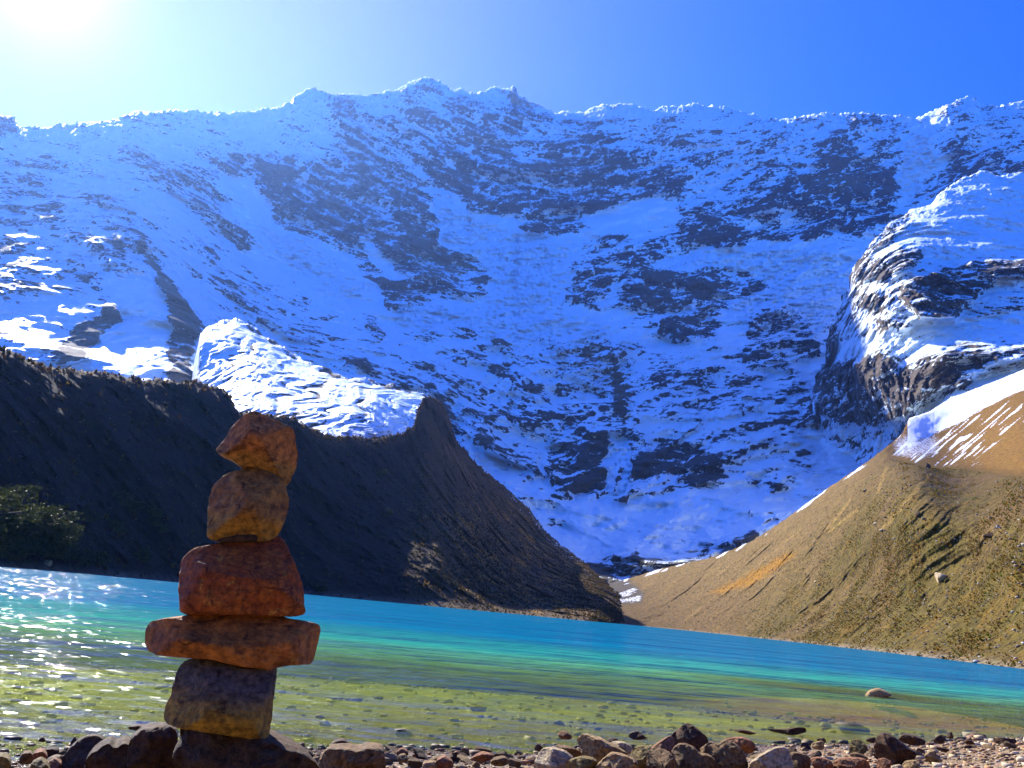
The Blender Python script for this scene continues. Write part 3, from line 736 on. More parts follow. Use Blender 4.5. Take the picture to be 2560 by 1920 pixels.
slope_mat = slope_material('mountain_turf', 0.9)
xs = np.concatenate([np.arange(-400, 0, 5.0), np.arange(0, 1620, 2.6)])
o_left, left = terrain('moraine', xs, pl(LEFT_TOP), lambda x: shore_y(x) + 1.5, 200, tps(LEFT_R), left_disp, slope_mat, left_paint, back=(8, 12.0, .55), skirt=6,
                       crest=lambda P, PX, t: sstep(.93, 1, t) * ((1.6 + 2.5 * sstep(990, 1050, PX)) * fbm(P / (np.array([3.5, 3.5, 1e6]) * (1 + 1.5 * (PX > 990)[..., None])), 4, 341) + 0.8 * fbm(P / np.array([1.2, 1.2, 1e6]), 2, 343)))
tag(o_left, kind='structure')

# ------------------------------------------------------------------ sunlit hillside on the right
RIGHT_TOP = [(1440, 1485), (1500, 1462), (1560, 1450), (1640, 1425), (1700, 1411), (1767, 1397), (1835, 1373), (1878, 1353), (1931, 1320), (1980, 1286), (2033, 1247), (2115, 1189), (2153, 1165), (2230, 1107), (2255, 1085), (2274, 1045),
             (2322, 1030), (2375, 996), (2452, 967), (2560, 924), (3000, 760)]
RIM = [(2000, 1330), (2100, 1230), (2180, 1165), (2215, 1142), (2240, 1150), (2300, 1165), (2345, 1172), (2400, 1172), (2480, 1185), (2560, 1195), (3000, 1260)]
RIGHT_R = [(1450, 1545, 310), (1450, 1490, 480), (1560, 1556, 340), (1560, 1455, 500), (1700, 1572, 320), (1700, 1415, 450), (2000, 1604, 205), (2000, 1275, 325), (1850, 1480, 320), (2100, 1205, 315),
           (2274, 1050, 420), (2300, 1640, 122), (2300, 1160, 240), (2150, 1400, 215), (2400, 1400, 150), (2560, 1669, 86), (2560, 1195, 168), (2560, 1430, 116), (2900, 1260, 120), (2900, 1720, 62),
           (2560, 925, 560), (2430, 1060, 430), (2560, 1080, 300), (2900, 800, 520), (2330, 1100, 380)]
rim_f = pl(RIM)
PT = {}


def right_disp(P, PX, PY, t, info):
    a = math.radians(40)
    u = PX * math.sin(a) + PY * math.cos(a); v = PX * math.cos(a) - PY * math.sin(a)
    q = np.stack([u / 48.0 + 0.7 * fbm(P / 22, 3, 403), v / 480.0, 0 * u], -1)
    rib = fbm(q, 4, 405, .5, True); info['rib'] = rib; info['u'] = u; info['v'] = v
    low = sstep(0.0, 0.10, t)
    below = sstep(-12, 10, PY - rim_f(PX))
    d = (-3.0 * rib * (.4 + .6 * below) * sstep(2500, 2100, PX + .4 * (PY - 1400)) - 1.2 * rib + 1.8 * fbm(P / 14.0, 5, 407) + .7 * fbm(P / 2.4, 3, 409)) * low
    d += 26 * sstep(8, -22, PY - rim_f(PX)) * sstep(2190, 2260, PX)          # flat ground behind the moraine rim
    yt = pl(RIGHT_TOP)(PX)
    return d + 6 * np.exp(-np.maximum(PY - yt, 0) / 8.0)


def right_paint(P, PX, PY, t, info):
    n = fbm(P / 6.0, 5, 421); n2 = fbm(P / 28.0, 4, 423)
    wx = PX + 14 * n; wy = PY + 14 * fbm(P / 8.0, 4, 425)
    st = fbm(np.stack([info['u'] / 9.0, info['v'] / 130.0, 0 * PX], -1), 4, 427)
    c = np.broadcast_to(np.array([0.20, 0.13, 0.075]), P.shape).copy()
    scree = sstep(2200, 1950, wx + .35 * (wy - 1400)) * sstep(60, 240, shore_y(PX) - wy + 60)
    c = mixc(c, scree * .75, (0.30, 0.215, 0.135))
    turf = sstep(1900, 2150, wx + 0.9 * (wy - 1400)) * sstep(.35, -.25, n2 - .1)
    c = mixc(c, turf * .85, (0.15, 0.125, 0.026))
    c = mixc(c, turf * sstep(.05, .3, n) * .8, (0.21, 0.135, 0.025))
    c = mixc(c, sstep(.12, .4, st) * .5 * (1 - turf * .6), (0.19, 0.125, 0.07))
    c = mixc(c, sstep(.12, .4, -st) * .4 * (1 - turf * .6), (0.44, 0.31, 0.18))
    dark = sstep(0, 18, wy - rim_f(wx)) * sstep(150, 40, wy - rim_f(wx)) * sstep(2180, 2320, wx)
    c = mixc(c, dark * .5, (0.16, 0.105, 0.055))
    for a, b, wd in (((2325, 1185), (2205, 1325), 5), ((2125, 1250), (2070, 1322), 4), ((2142, 1275), (2075, 1330), 4), ((2215, 1170), (2195, 1230), 4)):
        c = mixc(c, sstep(wd * 1.6, wd * .4, seg_d(wx * .5 + PX * .5, wy * .5 + PY * .5, a, b)) * .55, (0.46, 0.32, 0.16))
    yel = poly_sd([(1775, 1482), (1840, 1450), (1900, 1420), (1955, 1388), (1990, 1378), (1985, 1392), (1930, 1432), (1880, 1462), (1810, 1480)], wx * .8 + PX * .2, wy * .8 + PY * .2)
    c = mixc(c, sstep(-7, 7, yel + 6 * n), (0.42, 0.22, 0.022))
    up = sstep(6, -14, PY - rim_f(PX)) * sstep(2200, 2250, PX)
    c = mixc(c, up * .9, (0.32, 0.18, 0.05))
    c = c * np.array([.66, .60, .30])
    # snow patch and streaks on the upper hill
    sl = pl([(2200, 1180), (2278, 1120), (2300, 1098), (2400, 1058), (2470, 1015), (2560, 975), (3000, 800)])(PX)
    snow = sstep(8, -10, PY + 8 * n - sl) * sstep(2262, 2276, PX)
    strk = fbm(np.stack([info['u'] / 7.0, info['v'] / 90.0, 0 * PX], -1), 3, 431)
    band = sstep(260, 60, np.abs((PX - 2560) * .75 + (PY - 1010) * 1.0 + 90)) * up
    snow = np.maximum(snow, band * sstep(.0, .25, strk) * .75)
    snow = np.maximum(snow, sstep(70, 10, seg_d(PX, PY, (2250, 1118), (2320, 1112))) * up * .5)
    snow = np.maximum(snow, sstep(14, 3, PY - pl(RIGHT_TOP)(PX)) * sstep(.0, .15, fbm(P / 20.0, 2, 433)) * .7 * (PX < 2220) * (PX > 1560))
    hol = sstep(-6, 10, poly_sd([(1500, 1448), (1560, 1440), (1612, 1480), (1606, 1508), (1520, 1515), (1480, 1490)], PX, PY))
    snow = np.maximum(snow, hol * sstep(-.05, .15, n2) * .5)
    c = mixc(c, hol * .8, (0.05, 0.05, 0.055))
    shore = sstep(.035, .0, t)
    c = mixc(c, shore * .7, (0.27, 0.22, 0.16))
    return {'stony': .35 + .65 * scree * (1 - turf), 'snow': snow}, {'tint': c}


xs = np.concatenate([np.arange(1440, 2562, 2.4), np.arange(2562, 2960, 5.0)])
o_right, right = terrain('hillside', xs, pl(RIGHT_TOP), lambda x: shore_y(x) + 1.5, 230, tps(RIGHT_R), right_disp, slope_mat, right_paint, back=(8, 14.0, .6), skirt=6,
                         crest=lambda P, PX, t: sstep(.95, 1, t) * (0.7 * fbm(P / np.array([4, 4, 1e6]), 4, 441)))
tag(o_right, kind='structure')

# small moraine mound closing the valley between the two slopes
MID_TOP = [(1280, 1560), (1330, 1500), (1400, 1470), (1480, 1430), (1560, 1418), (1640, 1420), (1720, 1425), (1800, 1440), (1900, 1500)]
MID_R = [(1300, 1548, 430), (1480, 1435, 620), (1480, 1556, 430), (1600, 1420, 640), (1700, 1430, 620), (1700, 1575, 430), (1880, 1480, 560), (1880, 1590, 430)]


def mid_paint(P, PX, PY, t, info):
    n = fbm(P / 12.0, 5, 461); n2 = fbm(P / 40.0, 3, 463)
    c = np.broadcast_to(np.array([0.20, 0.15, 0.10]), P.shape).copy()
    c = mixc(c, sstep(0, .3, n), (0.12, 0.09, 0.06))
    snow = sstep(.3, .9, t) * sstep(-.1, .2, n2) * .55
    return {'stony': 1 + 0 * n, 'snow': snow}, {'tint': c}


xs = np.arange(1280, 1900, 2.6)
o, mid = terrain('valley_mound', xs, pl(MID_TOP), lambda x: np.maximum(shore_y(x) + 2, pl(MID_TOP)(x) + 3), 70, tps(MID_R), lambda P, PX, PY, t, i: 8 * fbm(P / 25.0, 5, 451) + 25 * np.exp(-(PY - pl(MID_TOP)(PX)) / 8), slope_mat, mid_paint,
                 back=(6, 20.0, .5), skirt=10)
tag(o, kind='structure')

# ------------------------------------------------------------------ shore, lake bed, water
WL = [(-300, 1878), (0, 1887), (400, 1886), (720, 1880), (1190, 1884), (1350, 1878), (1640, 1872), (1930, 1866), (2170, 1861), (2407, 1854), (2560, 1847), (2900, 1836)]
_wl = np.array([ground(*p) for p in WL]); _wa = np.arctan2(_wl[:, 0], _wl[:, 1]); _wr = np.hypot(_wl[:, 0], _wl[:, 1])


def bed_z(x, y):
    x = np.asarray(x, float); y = np.asarray(y, float)
    az = np.arctan2(x, y); r = np.hypot(x, y)
    W = np.interp(az, _wa, _wr)
    s = r - W
    z = np.where(s < 0, -0.055 * s, -0.045 * s - 0.008 * np.maximum(s - 3, 0) ** 1.8)
    z = np.maximum(z, -9.0)
    p = np.stack([x, y, 0 * x], -1)
    z = z + 0.018 * fbm(p / 0.5, 4, 501) * np.clip(1.0 - s / 40, .2, 1) + 0.07 * fbm(p / 5.0, 3, 503) * sstep(1.0, 6.0, s)
    # a shoal on the right that nearly reaches the surface
    c = ground(2195, 1738); q = np.hypot((x - c[0]) / 3.2, (y - c[1]) / 1.5)
    z = np.maximum(z, np.where(q < 1.6, -0.10 - 0.35 * q * q, -99))
    return z


def polar(r0, r1, nr, a0, a1, na):
    r = np.geomspace(r0, r1, nr)[:, None]; a = np.radians(np.linspace(a0, a1, na))[None]
    return r * np.sin(a), r * np.cos(a)


X, Y = polar(0.35, 470, 420, -75, 75, 480)
Z = bed_z(X, Y)
k = NT('shore_and_lake_bed')
v = k.coord(); n1 = k.noise(v, 3.0, 7, 0.62); n2 = k.noise(v, 22.0, 5, 0.65); n3 = k.noise(v, 0.35, 4, 0.5)
vo = k.vor(v, 55.0, 'F1', 'Color'); vd = k.vor(v, 55.0, 'DISTANCE_TO_EDGE')
c = k.mix(k.ramp(n1, .35, .65), (0.52, 0.37, 0.19), (0.40, 0.26, 0.12))
c = k.mix(k.ramp(n2, .3, .7), k.mix(1.0, c, (.62, .56, .5), 'MULTIPLY'), c)
c = k.mix(0.35, c, k.mix(1.0, c, vo, 'MULTIPLY'))
g = k.n('ShaderNodeSeparateXYZ'); k.l(v, g.inputs[0])
under = k.ramp(g.outputs['Z'], 0.0, -0.10)
alg = k.mix(k.ramp(n1, .40, .62), (0.44, 0.40, 0.06), (0.20, 0.20, 0.05))
alg = k.mix(k.ramp(n2, .45, .75), alg, (0.36, 0.31, 0.16))
alg = k.mix(k.ramp(n3, .5, .7), alg, (0.30, 0.15, 0.03))
sh_c = ground(2195, 1742)
vd_ = k.n('ShaderNodeVectorMath', operation='DISTANCE'); k.l(k.coord((1, 1, 0)), vd_.inputs[0]); vd_.inputs[1].default_value = (float(sh_c[0]), float(sh_c[1]), 0)
alg = k.mix(k.math('MULTIPLY', k.ramp(k.math('ADD', vd_.outputs['Value'], k.math('MULTIPLY', n3, 2.0)), 4.6, 2.2), .95), alg, (0.36, 0.075, 0.015))
c = k.mix(under, c, alg)
wet = k.ramp(g.outputs['Z'], 0.035, 0.004)
rgh = k.math('SUBTRACT', 0.9, k.math('MULTIPLY', wet, 0.72))
c = k.mix(k.math('MULTIPLY', wet, k.math('SUBTRACT', 1.0, under)), c, k.mix(1.0, c, (.5, .46, .42), 'MULTIPLY'))
hb = k.math('ADD', n2, k.math('MULTIPLY', k.ramp(vd, 0, .25), 0.8))
bed_mat = k.done(k.bsdf(c, rgh, k.bump(hb, .8, 0.02), .4))
o = mesh_np('shore', np.stack([X, Y, Z], -1), grid_faces(*X.shape)[:, ::-1], bed_mat)
tag(o, kind='structure')

# base ground out to the horizon, below everything
k = NT('far_ground')
far_mat = k.done(k.bsdf(k.mix(k.noise(k.coord(), .01, 5), (.10, .08, .05), (.16, .12, .08)), .95))
a = np.linspace(0, 2 * PI, 65)[:-1]
rr = np.array([0.01, 40, 300, 1500, 4000, 8000])
gx = rr[:, None] * np.sin(a)[None]; gy = rr[:, None] * np.cos(a)[None]
o = mesh_np('ground', np.stack([gx, gy, np.full(gx.shape, -12.0)], -1), grid_faces(len(rr), 64, True)[:, ::-1], far_mat)
tag(o, kind='structure')
# unseen ground behind the camera, its rise shaped to bounce warm sunlight forward
bx, by = np.meshgrid(np.linspace(-60, 60, 121), np.linspace(-60, 0.6, 61))
bz = 0.17 + 0.06 * np.maximum(-by, 0) + 0.0035 * by ** 2 * (by < 0) + 0.25 * fbm(np.stack([bx, by, 0 * bx], -1) / 6.0, 4, 511) * sstep(0, 8, -by) - 0.25 * sstep(-.4, .6, by) - np.maximum(np.abs(bx) - 20, 0) * .02
o = mesh_np('bounce_bank', np.stack([bx, by, bz], -1), grid_faces(*bx.shape), bed_mat)
tag(o, kind='structure')

# water
X, Y = polar(1.8, 455, 420, -72, 72, 420)
dep = np.maximum(-bed_z(X, Y), 0)
k = NT('lake_water')
v = k.coord(); d = k.attr('depth')
vw = k.coord((0.55, 1.5, 1.0), rot=(0, 0, 0.12))
w1 = k.noise(vw, 5.0, 1, 0.4, 0.3); w2 = k.noise(vw, 1.3, 1, 0.4, 0.4); w3 = k.noise(vw, 0.25, 1, 0.4); w4 = k.noise(vw, 13.0, 0, 0.4)
h = k.math('ADD', k.math('MULTIPLY', w1, 0.078), k.math('MULTIPLY', w2, 0.18))
h = k.math('ADD', h, k.math('ADD', k.math('MULTIPLY', w4, 0.008), k.math('MULTIPLY', w3, 0.7)))
w5 = k.noise(vw, 0.07, 1, 0.4)
h = k.math('ADD', h, k.math('MULTIPLY', w5, 1.3))
nb = k.bump(h, 1.0, 1.0); nb2 = k.bump(h, 1.0, 1.7)
# flat wave facets that flash in the sun, larger waves farther out
ln = k.n('ShaderNodeVectorMath', operation='LENGTH'); k.l(v, ln.inputs[0]); dist = ln.outputs['Value']
def cells(sx, sy):
    a_ = k.vor(k.coord((sx, sy, 1.0)), 1.0, 'F1', 'Color'); b_ = k.vor(k.coord((sx * 1.37, sy * 1.37, 1.0), rot=(0, 0, .8)), 1.0, 'F1', 'Color')
    return k.mix(0.5, a_, b_)
fc = k.mix(k.ramp(dist, 9.0, 20.0), cells(11.0, 15.0), cells(6.0, 5.0))
fc = k.mix(k.ramp(dist, 35.0, 70.0), fc, cells(3.0, 1.3))
sb = k.n('ShaderNodeVectorMath', operation='SUBTRACT'); k.l(fc, sb.inputs[0]); sb.inputs[1].default_value = (.5, .5, .5)
sc_ = k.n('ShaderNodeVectorMath', operation='MULTIPLY'); k.l(sb.outputs[0], sc_.inputs[0]); sc_.inputs[1].default_value = (0.9, 0.9, 0.0)
ad_ = k.n('ShaderNodeVectorMath', operation='ADD'); k.l(sc_.outputs[0], ad_.inputs[0]); ad_.inputs[1].default_value = (0, 0, 1)
fn_ = k.n('ShaderNodeVectorMath', operation='NORMALIZE'); k.l(ad_.outputs[0], fn_.inputs[0])
g2 = k.n('ShaderNodeBsdfGlossy'); g2.inputs['Roughness'].default_value = 0.15; k.l(fn_.outputs[0], g2.inputs['Normal'])
body = k.mix(k.ramp(d, 0.02, 0.32), (0.21, 0.27, 0.07), (0.09, 0.26, 0.085))
body = k.mix(k.ramp(d, 0.20, 0.62), body, (0.018, 0.21, 0.155))
body = k.mix(k.ramp(d, 0.50, 1.5), body, (0.001, 0.122, 0.20))
big = k.noise(k.coord((0.06, 0.25, 1)), 1.0, 4, .5)
body = k.mix(k.math('MULTIPLY', k.ramp(big, .42, .68), .28), body, k.mix(1.0, body, (.55, .62, .72), 'MULTIPLY'))
patch = k.math('MULTIPLY', k.math('SUBTRACT', k.noise(k.coord((.5, 1.1, 1)), 1.0, 5, .6), .5), 0.5)
op = k.math('ADD', 0.18, k.math('MULTIPLY', k.ramp(k.math('ADD', d, k.math('MULTIPLY', patch, k.ramp(d, 0.0, .5))), 0.0, 0.55), 0.80))
tr = k.n('ShaderNodeBsdfTransparent'); tr.inputs[0].default_value = (0.95, 1.0, 0.55, 1)
df = k.n('ShaderNodeBsdfDiffuse'); k.l(body, df.inputs['Color']); k.l(nb2, df.inputs['Normal'])
m1 = k.n('ShaderNodeMixShader'); k.l(op, m1.inputs[0]); k.l(tr.outputs[0], m1.inputs[1]); k.l(df.outputs[0], m1.inputs[2])
gl = k.n('ShaderNodeBsdfGlossy'); gl.inputs['Roughness'].default_value = 0.02; gl.inputs['Color'].default_value = (1, 1, 1, 1); k.l(nb, gl.inputs['Normal'])
fr = k.n('ShaderNodeFresnel'); fr.inputs['IOR'].default_value = 1.33; k.l(nb, fr.inputs['Normal'])
ff = k.math('MINIMUM', fr.outputs[0], 0.12)
m2 = k.n('ShaderNodeMixShader'); k.l(ff, m2.inputs[0]); k.l(m1.outputs[0], m2.inputs[1]); k.l(gl.outputs[0], m2.inputs[2])
m3 = k.n('ShaderNodeMixShader'); m3.inputs[0].default_value = 0.055; k.l(m2.outputs[0], m3.inputs[1]); k.l(g2.outputs[0], m3.inputs[2])
water_mat = k.done(m3.outputs[0])
o = mesh_np('lake_water', np.stack([X, Y, 0 * X], -1), grid_faces(*X.shape)[:, ::-1], water_mat, attrs={'depth': dep})
tag(o, kind='structure')


# ------------------------------------------------------------------ stones from outlines
def resample(P, n):
    P = np.asarray(P, float)
    for _ in range(1):                                               # one corner-cutting pass keeps edges but not spikes
        Q = np.roll(P, -1, 0); P = np.stack([P * .82 + Q * .18, P * .18 + Q * .82], 1).reshape(-1, 2)
    Q = np.vstack([P, P[:1]]); s = np.concatenate([[0], np.cumsum(np.hypot(*np.diff(Q, axis=0).T))])
    u = np.linspace(0, s[-1], n, endpoint=False)
    return np.stack([np.interp(u, s, Q[:, 0]), np.interp(u, s, Q[:, 1])], -1)


def outline_stone(name, poly, r, depth, mat, seed=0, cuts=(), n=120, rough=1.0, box=1.0):
    """a stone with a known outline seen from the shore side, its own thickness, facets and chips"""
    poly = np.array(poly, float); c = poly.mean(0)
    d0 = ray(c[0], c[1]); e = np.array([d0[0], d0[1], 0]); e /= np.linalg.norm(e)
    side = np.array([e[1], -e[0], 0]); up = np.array([0, 0, 1.0]); P0 = CAM + e * r
    q = ray(poly[:, 0], poly[:, 1]); tt = r / (q @ e)
    W3 = CAM + q * tt[:, None]
    uv = np.stack([(W3 - P0) @ side, W3[:, 2]], -1)
    uv = resample(uv, n); cen = uv.mean(0) * .5 + .5 * np.array([(uv[:, 0].min() + uv[:, 0].max()) / 2, (uv[:, 1].min() + uv[:, 1].max()) / 2])
    size = max(np.ptp(uv[:, 0]), np.ptp(uv[:, 1]))
    prof = [(0.02, -.5), (.14, -.5), (.27, -.5), (.40, -.495), (.53, -.49), (.65, -.48), (.76, -.465), (.85, -.44), (.91, -.41), (.955, -.36), (.98, -.29), (.993, -.21), (1, -.12),
            (1, 0), (1, .1), (.985, .2), (.95, .3), (.88, .39), (.75, .46), (.5, .49), (.25, .5), (.02, .5)]
    V = []
    for s, dd in prof:
        p = cen + (uv - cen) * s
        V.append(np.stack([p[:, 0], np.full(n, dd * depth), p[:, 1]], -1))
    V = np.array(V)                                                  # local: side, depth, height
    hu, hd, hv = np.ptp(uv[:, 0]) / 2, depth / 2, np.ptp(uv[:, 1]) / 2
    loc = V - np.array([cen[0], 0, cen[1]])
    lim = .42 * depth
    for (nu, nd, nv, kf) in cuts:
        sup = abs(nu) * hu + abs(nd) * hd + abs(nv) * hv
        ex = (loc @ np.array([nu, nd, nv])) - kf * sup
        mv = np.where(ex > 0, ex / abs(nd), 0)
        loc[..., 1] = np.where(mv > 0, np.maximum(loc[..., 1], np.minimum(loc[..., 1] + mv, lim)), loc[..., 1])
    sd = seed * 13 + 700
    g = loc + seed * 3.7
    amp = size * 0.020 * rough
    nz = fbm(g / (size * .22), 5, sd, .6) * 0.9 + 0.5 * fbm(g / (size * .35), 4, sd + 3, .5, True) + .5 * fbm(g / (size * .05), 3, sd + 7)
    loc[..., 1] -= amp * 2.0 * nz * (loc[..., 1] < .3 * depth)
    rad = np.array([p[0] for p in prof])[:, None]
    rim = 1 + amp / size * 1.6 * (fbm(g / (size * .09), 3, sd + 11)) * rad ** 4
    loc[..., 0] *= rim; loc[..., 2] *= rim
    base = np.array([0, 0, loc[..., 2].min()])
    wc = P0 + side * cen[0]; wc[2] = cen[1]
    origin = wc + np.array([0, 0, base[2]])
    Wd = (loc[..., 0:1] * side + (loc[..., 1:2] + hd * 0.6) * e + loc[..., 2:3] * up) + (wc - origin)
    V2 = Wd.reshape(-1, 3)
    F = grid_faces(len(prof), n, True)
    V2 = np.vstack([V2, Wd[0].mean(0), Wd[-1].mean(0)])
    a0 = len(V2) - 2; i = np.arange(n); j = (i + 1) % n; last = (len(prof) - 1) * n
    cap = np.concatenate([np.stack([np.full(n, a0), j, i, i], -1), np.stack([np.full(n, a0 + 1), last + i, last + j, last + j], -1)])
    me = bpy.data.meshes.new(name)
    faces = [tuple(f) for f in F.tolist()] + [tuple(f[:3]) for f in cap.tolist()]
    me.from_pydata(V2.tolist(), [], faces); me.update()
    bm = bmesh.new(); bm.from_mesh(me); bmesh.ops.recalc_face_normals(bm, faces=bm.faces); bm.to_mesh(me); bm.free()
    for p in me.polygons: p.use_smooth = True
    me.materials.append(mat)
    o = bpy.data.objects.new(name, me); COL.objects.link(o); o.location = origin
    return o


def zp(pts, ox, oy, s):
    return [(ox + s * x, oy + s * y) for x, y in pts]


m_top = stone_material('ochre_sandstone', (0.42, 0.17, 0.045), (0.52, 0.21, 0.045), (0.60, 0.30, 0.05), 7, .6, lichen=(0.22, 0.10, 0.03), band=(0.035, 0.07, (0.50, 0.25, 0.04)))
m_sec = stone_material('olive_brown_stone', (0.33, 0.145, 0.034), (0.38, 0.20, 0.038), (0.52, 0.28, 0.045), 6, .7, lichen=(0.12, 0.075, 0.03), band=(0.03, 0.075, (0.50, 0.26, 0.03)))
m_red = stone_material('rust_red_stone', (0.36, 0.085, 0.014), (0.43, 0.13, 0.018), (0.58, 0.25, 0.03), 8, .6, lichen=(0.60, 0.30, 0.05))
m_flat = stone_material('red_brown_slab_stone', (0.40, 0.14, 0.024), (0.45, 0.17, 0.026), (0.52, 0.26, 0.04), 5, .6, lichen=(0.28, 0.08, 0.012))
m_blue = stone_material('blue_grey_stone', (0.095, 0.09, 0.085), (0.14, 0.115, 0.085), (0.26, 0.15, 0.07), 6, .5, lichen=(0.20, 0.10, 0.03), band=(0.035, 0.105, (0.46, 0.27, 0.03)))
m_base = stone_material('dark_boulder_stone', (0.075, 0.040, 0.014), (0.11, 0.058, 0.018), (0.20, 0.11, 0.03), 7, .5)

Z8 = lambda p: zp(p, 320, 1000, 0.5544)
T1 = Z8([(395, 205), (415, 180), (445, 150), (460, 110), (500, 75), (545, 45), (575, 37), (610, 55), (680, 85), (745, 115), (760, 150), (765, 190), (775, 235), (770, 280), (755, 320), (735, 360), (718, 380), (710, 352), (690, 335),
         (640, 310), (590, 294), (550, 287), (520, 298), (500, 280), (470, 258), (430, 240), (400, 222)])
T2 = Z8([(357, 470), (365, 420), (380, 370), (410, 340), (440, 318), (470, 310), (500, 305), (525, 292), (560, 289), (610, 305), (660, 330), (700, 355), (715, 375), (722, 410), (735, 430), (728, 480), (715, 530), (695, 580),
         (675, 610), (640, 628), (600, 638), (578, 628), (562, 600), (500, 612), (430, 628), (405, 634), (375, 627), (352, 610), (357, 560), (358, 510)])
T3 = Z8([(225, 760), (235, 720), (265, 685), (310, 660), (370, 650), (430, 640), (480, 630), (560, 620), (600, 632), (640, 630), (680, 605), (700, 615), (720, 645), (740, 700), (760, 745), (790, 820), (800, 870), (798, 920),
         (808, 958), (790, 974), (740, 980), (640, 977), (500, 974), (400, 974), (300, 973), (250, 968), (228, 950), (225, 900), (222, 830)])
T4 = Z8([(62, 1030), (80, 1005), (150, 990), (240, 978), (300, 967), (340, 964), (420, 968), (540, 972), (640, 972), (700, 978), (740, 992), (810, 1003), (865, 1015), (878, 1025), (878, 1065), (868, 1110), (858, 1150), (850, 1185),
         (830, 1203), (780, 1198), (700, 1205), (640, 1222), (600, 1212), (530, 1210), (470, 1195), (420, 1185), (380, 1172), (300, 1168), (200, 1162), (100, 1148), (75, 1135), (58, 1105), (58, 1060)])
T5 = Z8([(225, 1210), (250, 1185), (320, 1172), (400, 1186), (480, 1200), (530, 1214), (600, 1213), (640, 1222), (665, 1212), (678, 1215), (672, 1270), (660, 1350), (655, 1430), (640, 1530), (620, 1540), (540, 1532), (440, 1515),
         (340, 1500), (220, 1485), (160, 1470), (148, 1455), (155, 1400), (165, 1375), (180, 1350), (185, 1320), (200, 1260)])
RC = 1.85
GC = 'stones balanced in the cairn'
cairn = [
    ('cairn_stone', T1, 0.145, m_top, [(.62, -.74, -.15, .34), (-.05, -.72, -.70, .34), (-.75, -.6, .2, .48), (0.1, -.75, .65, .5), (.4, -.8, .5, .5), (-.66, -.34, .67, .62)], 'ochre brown wedge-shaped stone balanced on the very top of the cairn'),
    ('cairn_stone', T2, 0.155, m_sec, [(-.75, -.62, .2, .40), (.7, -.7, .1, .52), (.1, -.7, -.7, .54), (0, -.7, .72, .5), (.5, -.7, -.5, .5), (-.4, -.75, .55, .5), (-.72, -.34, .6, .66)], 'rounded olive brown block second from the top of the cairn'),
    ('cairn_stone', T3, 0.21, m_red, [(-.8, -.55, .2, .66), (.6, -.7, .3, .6), (0, -.66, .74, .5), (-.5, -.6, .6, .56), (.2, -.85, -.5, .66), (-.66, -.34, .67, .66)], 'rust red block with orange lichen, the middle stone of the cairn'),
    ('cairn_stone', T4, 0.20, m_flat, [(.85, -.5, 0, .70), (-.8, -.55, .1, .66), (0, -.6, .78, .52), (-.2, -.7, -.7, .6), (.3, -.8, -.5, .6), (-.3, -.34, .89, .66)], 'wide flat reddish brown slab lying across the cairn, sticking out both sides'),
    ('cairn_stone', T5, 0.19, m_blue, [(.93, -.36, .02, .74), (-.75, -.6, .25, .46), (-.05, -.6, -.8, .7), (-.3, -.7, .65, .5), (.1, -.85, .5, .56)], 'blue grey squared block with a brown lower edge at the foot of the cairn'),
]
T6 = Z8([(398, 632), (420, 622), (470, 612), (530, 600), (570, 598), (590, 615), (585, 636), (520, 642), (440, 648), (410, 645)])
cairn.append(('cairn_stone', T6, 0.09, m_base, [], 'thin dark wedge stone pinched in the gap under the olive brown block'))
for i, (nm, poly, dp, mt, cu, lb) in enumerate(cairn):
    tag(outline_stone(nm, poly, RC + (.03 if i == 5 else 0), dp, mt, seed=i + 1, cuts=cu, n=150, rough=.9), lb, 'stone', GC)

# ------------------------------------------------------------------ shore stones with their own outlines
m_st = [stone_material('brown_shore_stone', (0.20, 0.115, 0.04), (0.28, 0.165, 0.055), (0.42, 0.27, 0.11), 9, .5),
        stone_material('tan_shore_stone', (0.48, 0.32, 0.13), (0.37, 0.23, 0.085), (0.58, 0.43, 0.21), 9, .5),
        stone_material('pale_shore_stone', (0.60, 0.49, 0.29), (0.52, 0.38, 0.20), (0.64, 0.55, 0.36), 9, .4),
        stone_material('dark_shore_stone', (0.085, 0.040, 0.016), (0.13, 0.062, 0.022), (0.20, 0.10, 0.04), 9, .4),
        stone_material('red_shore_stone', (0.32, 0.13, 0.05), (0.40, 0.19, 0.075), (0.48, 0.29, 0.14), 9, .45),
        stone_material('olive_shore_stone', (0.22, 0.155, 0.035), (0.29, 0.20, 0.05), (0.42, 0.31, 0.12), 9, .45)]
ZA = lambda p: zp(p, 700, 1700, .3165)
ZB = lambda p: zp(p, 1350, 1760, .2758)
ZC = lambda p: zp(p, 1900, 1760, .2984)
ZD = lambda p: zp(p, 0, 1740, .3617)
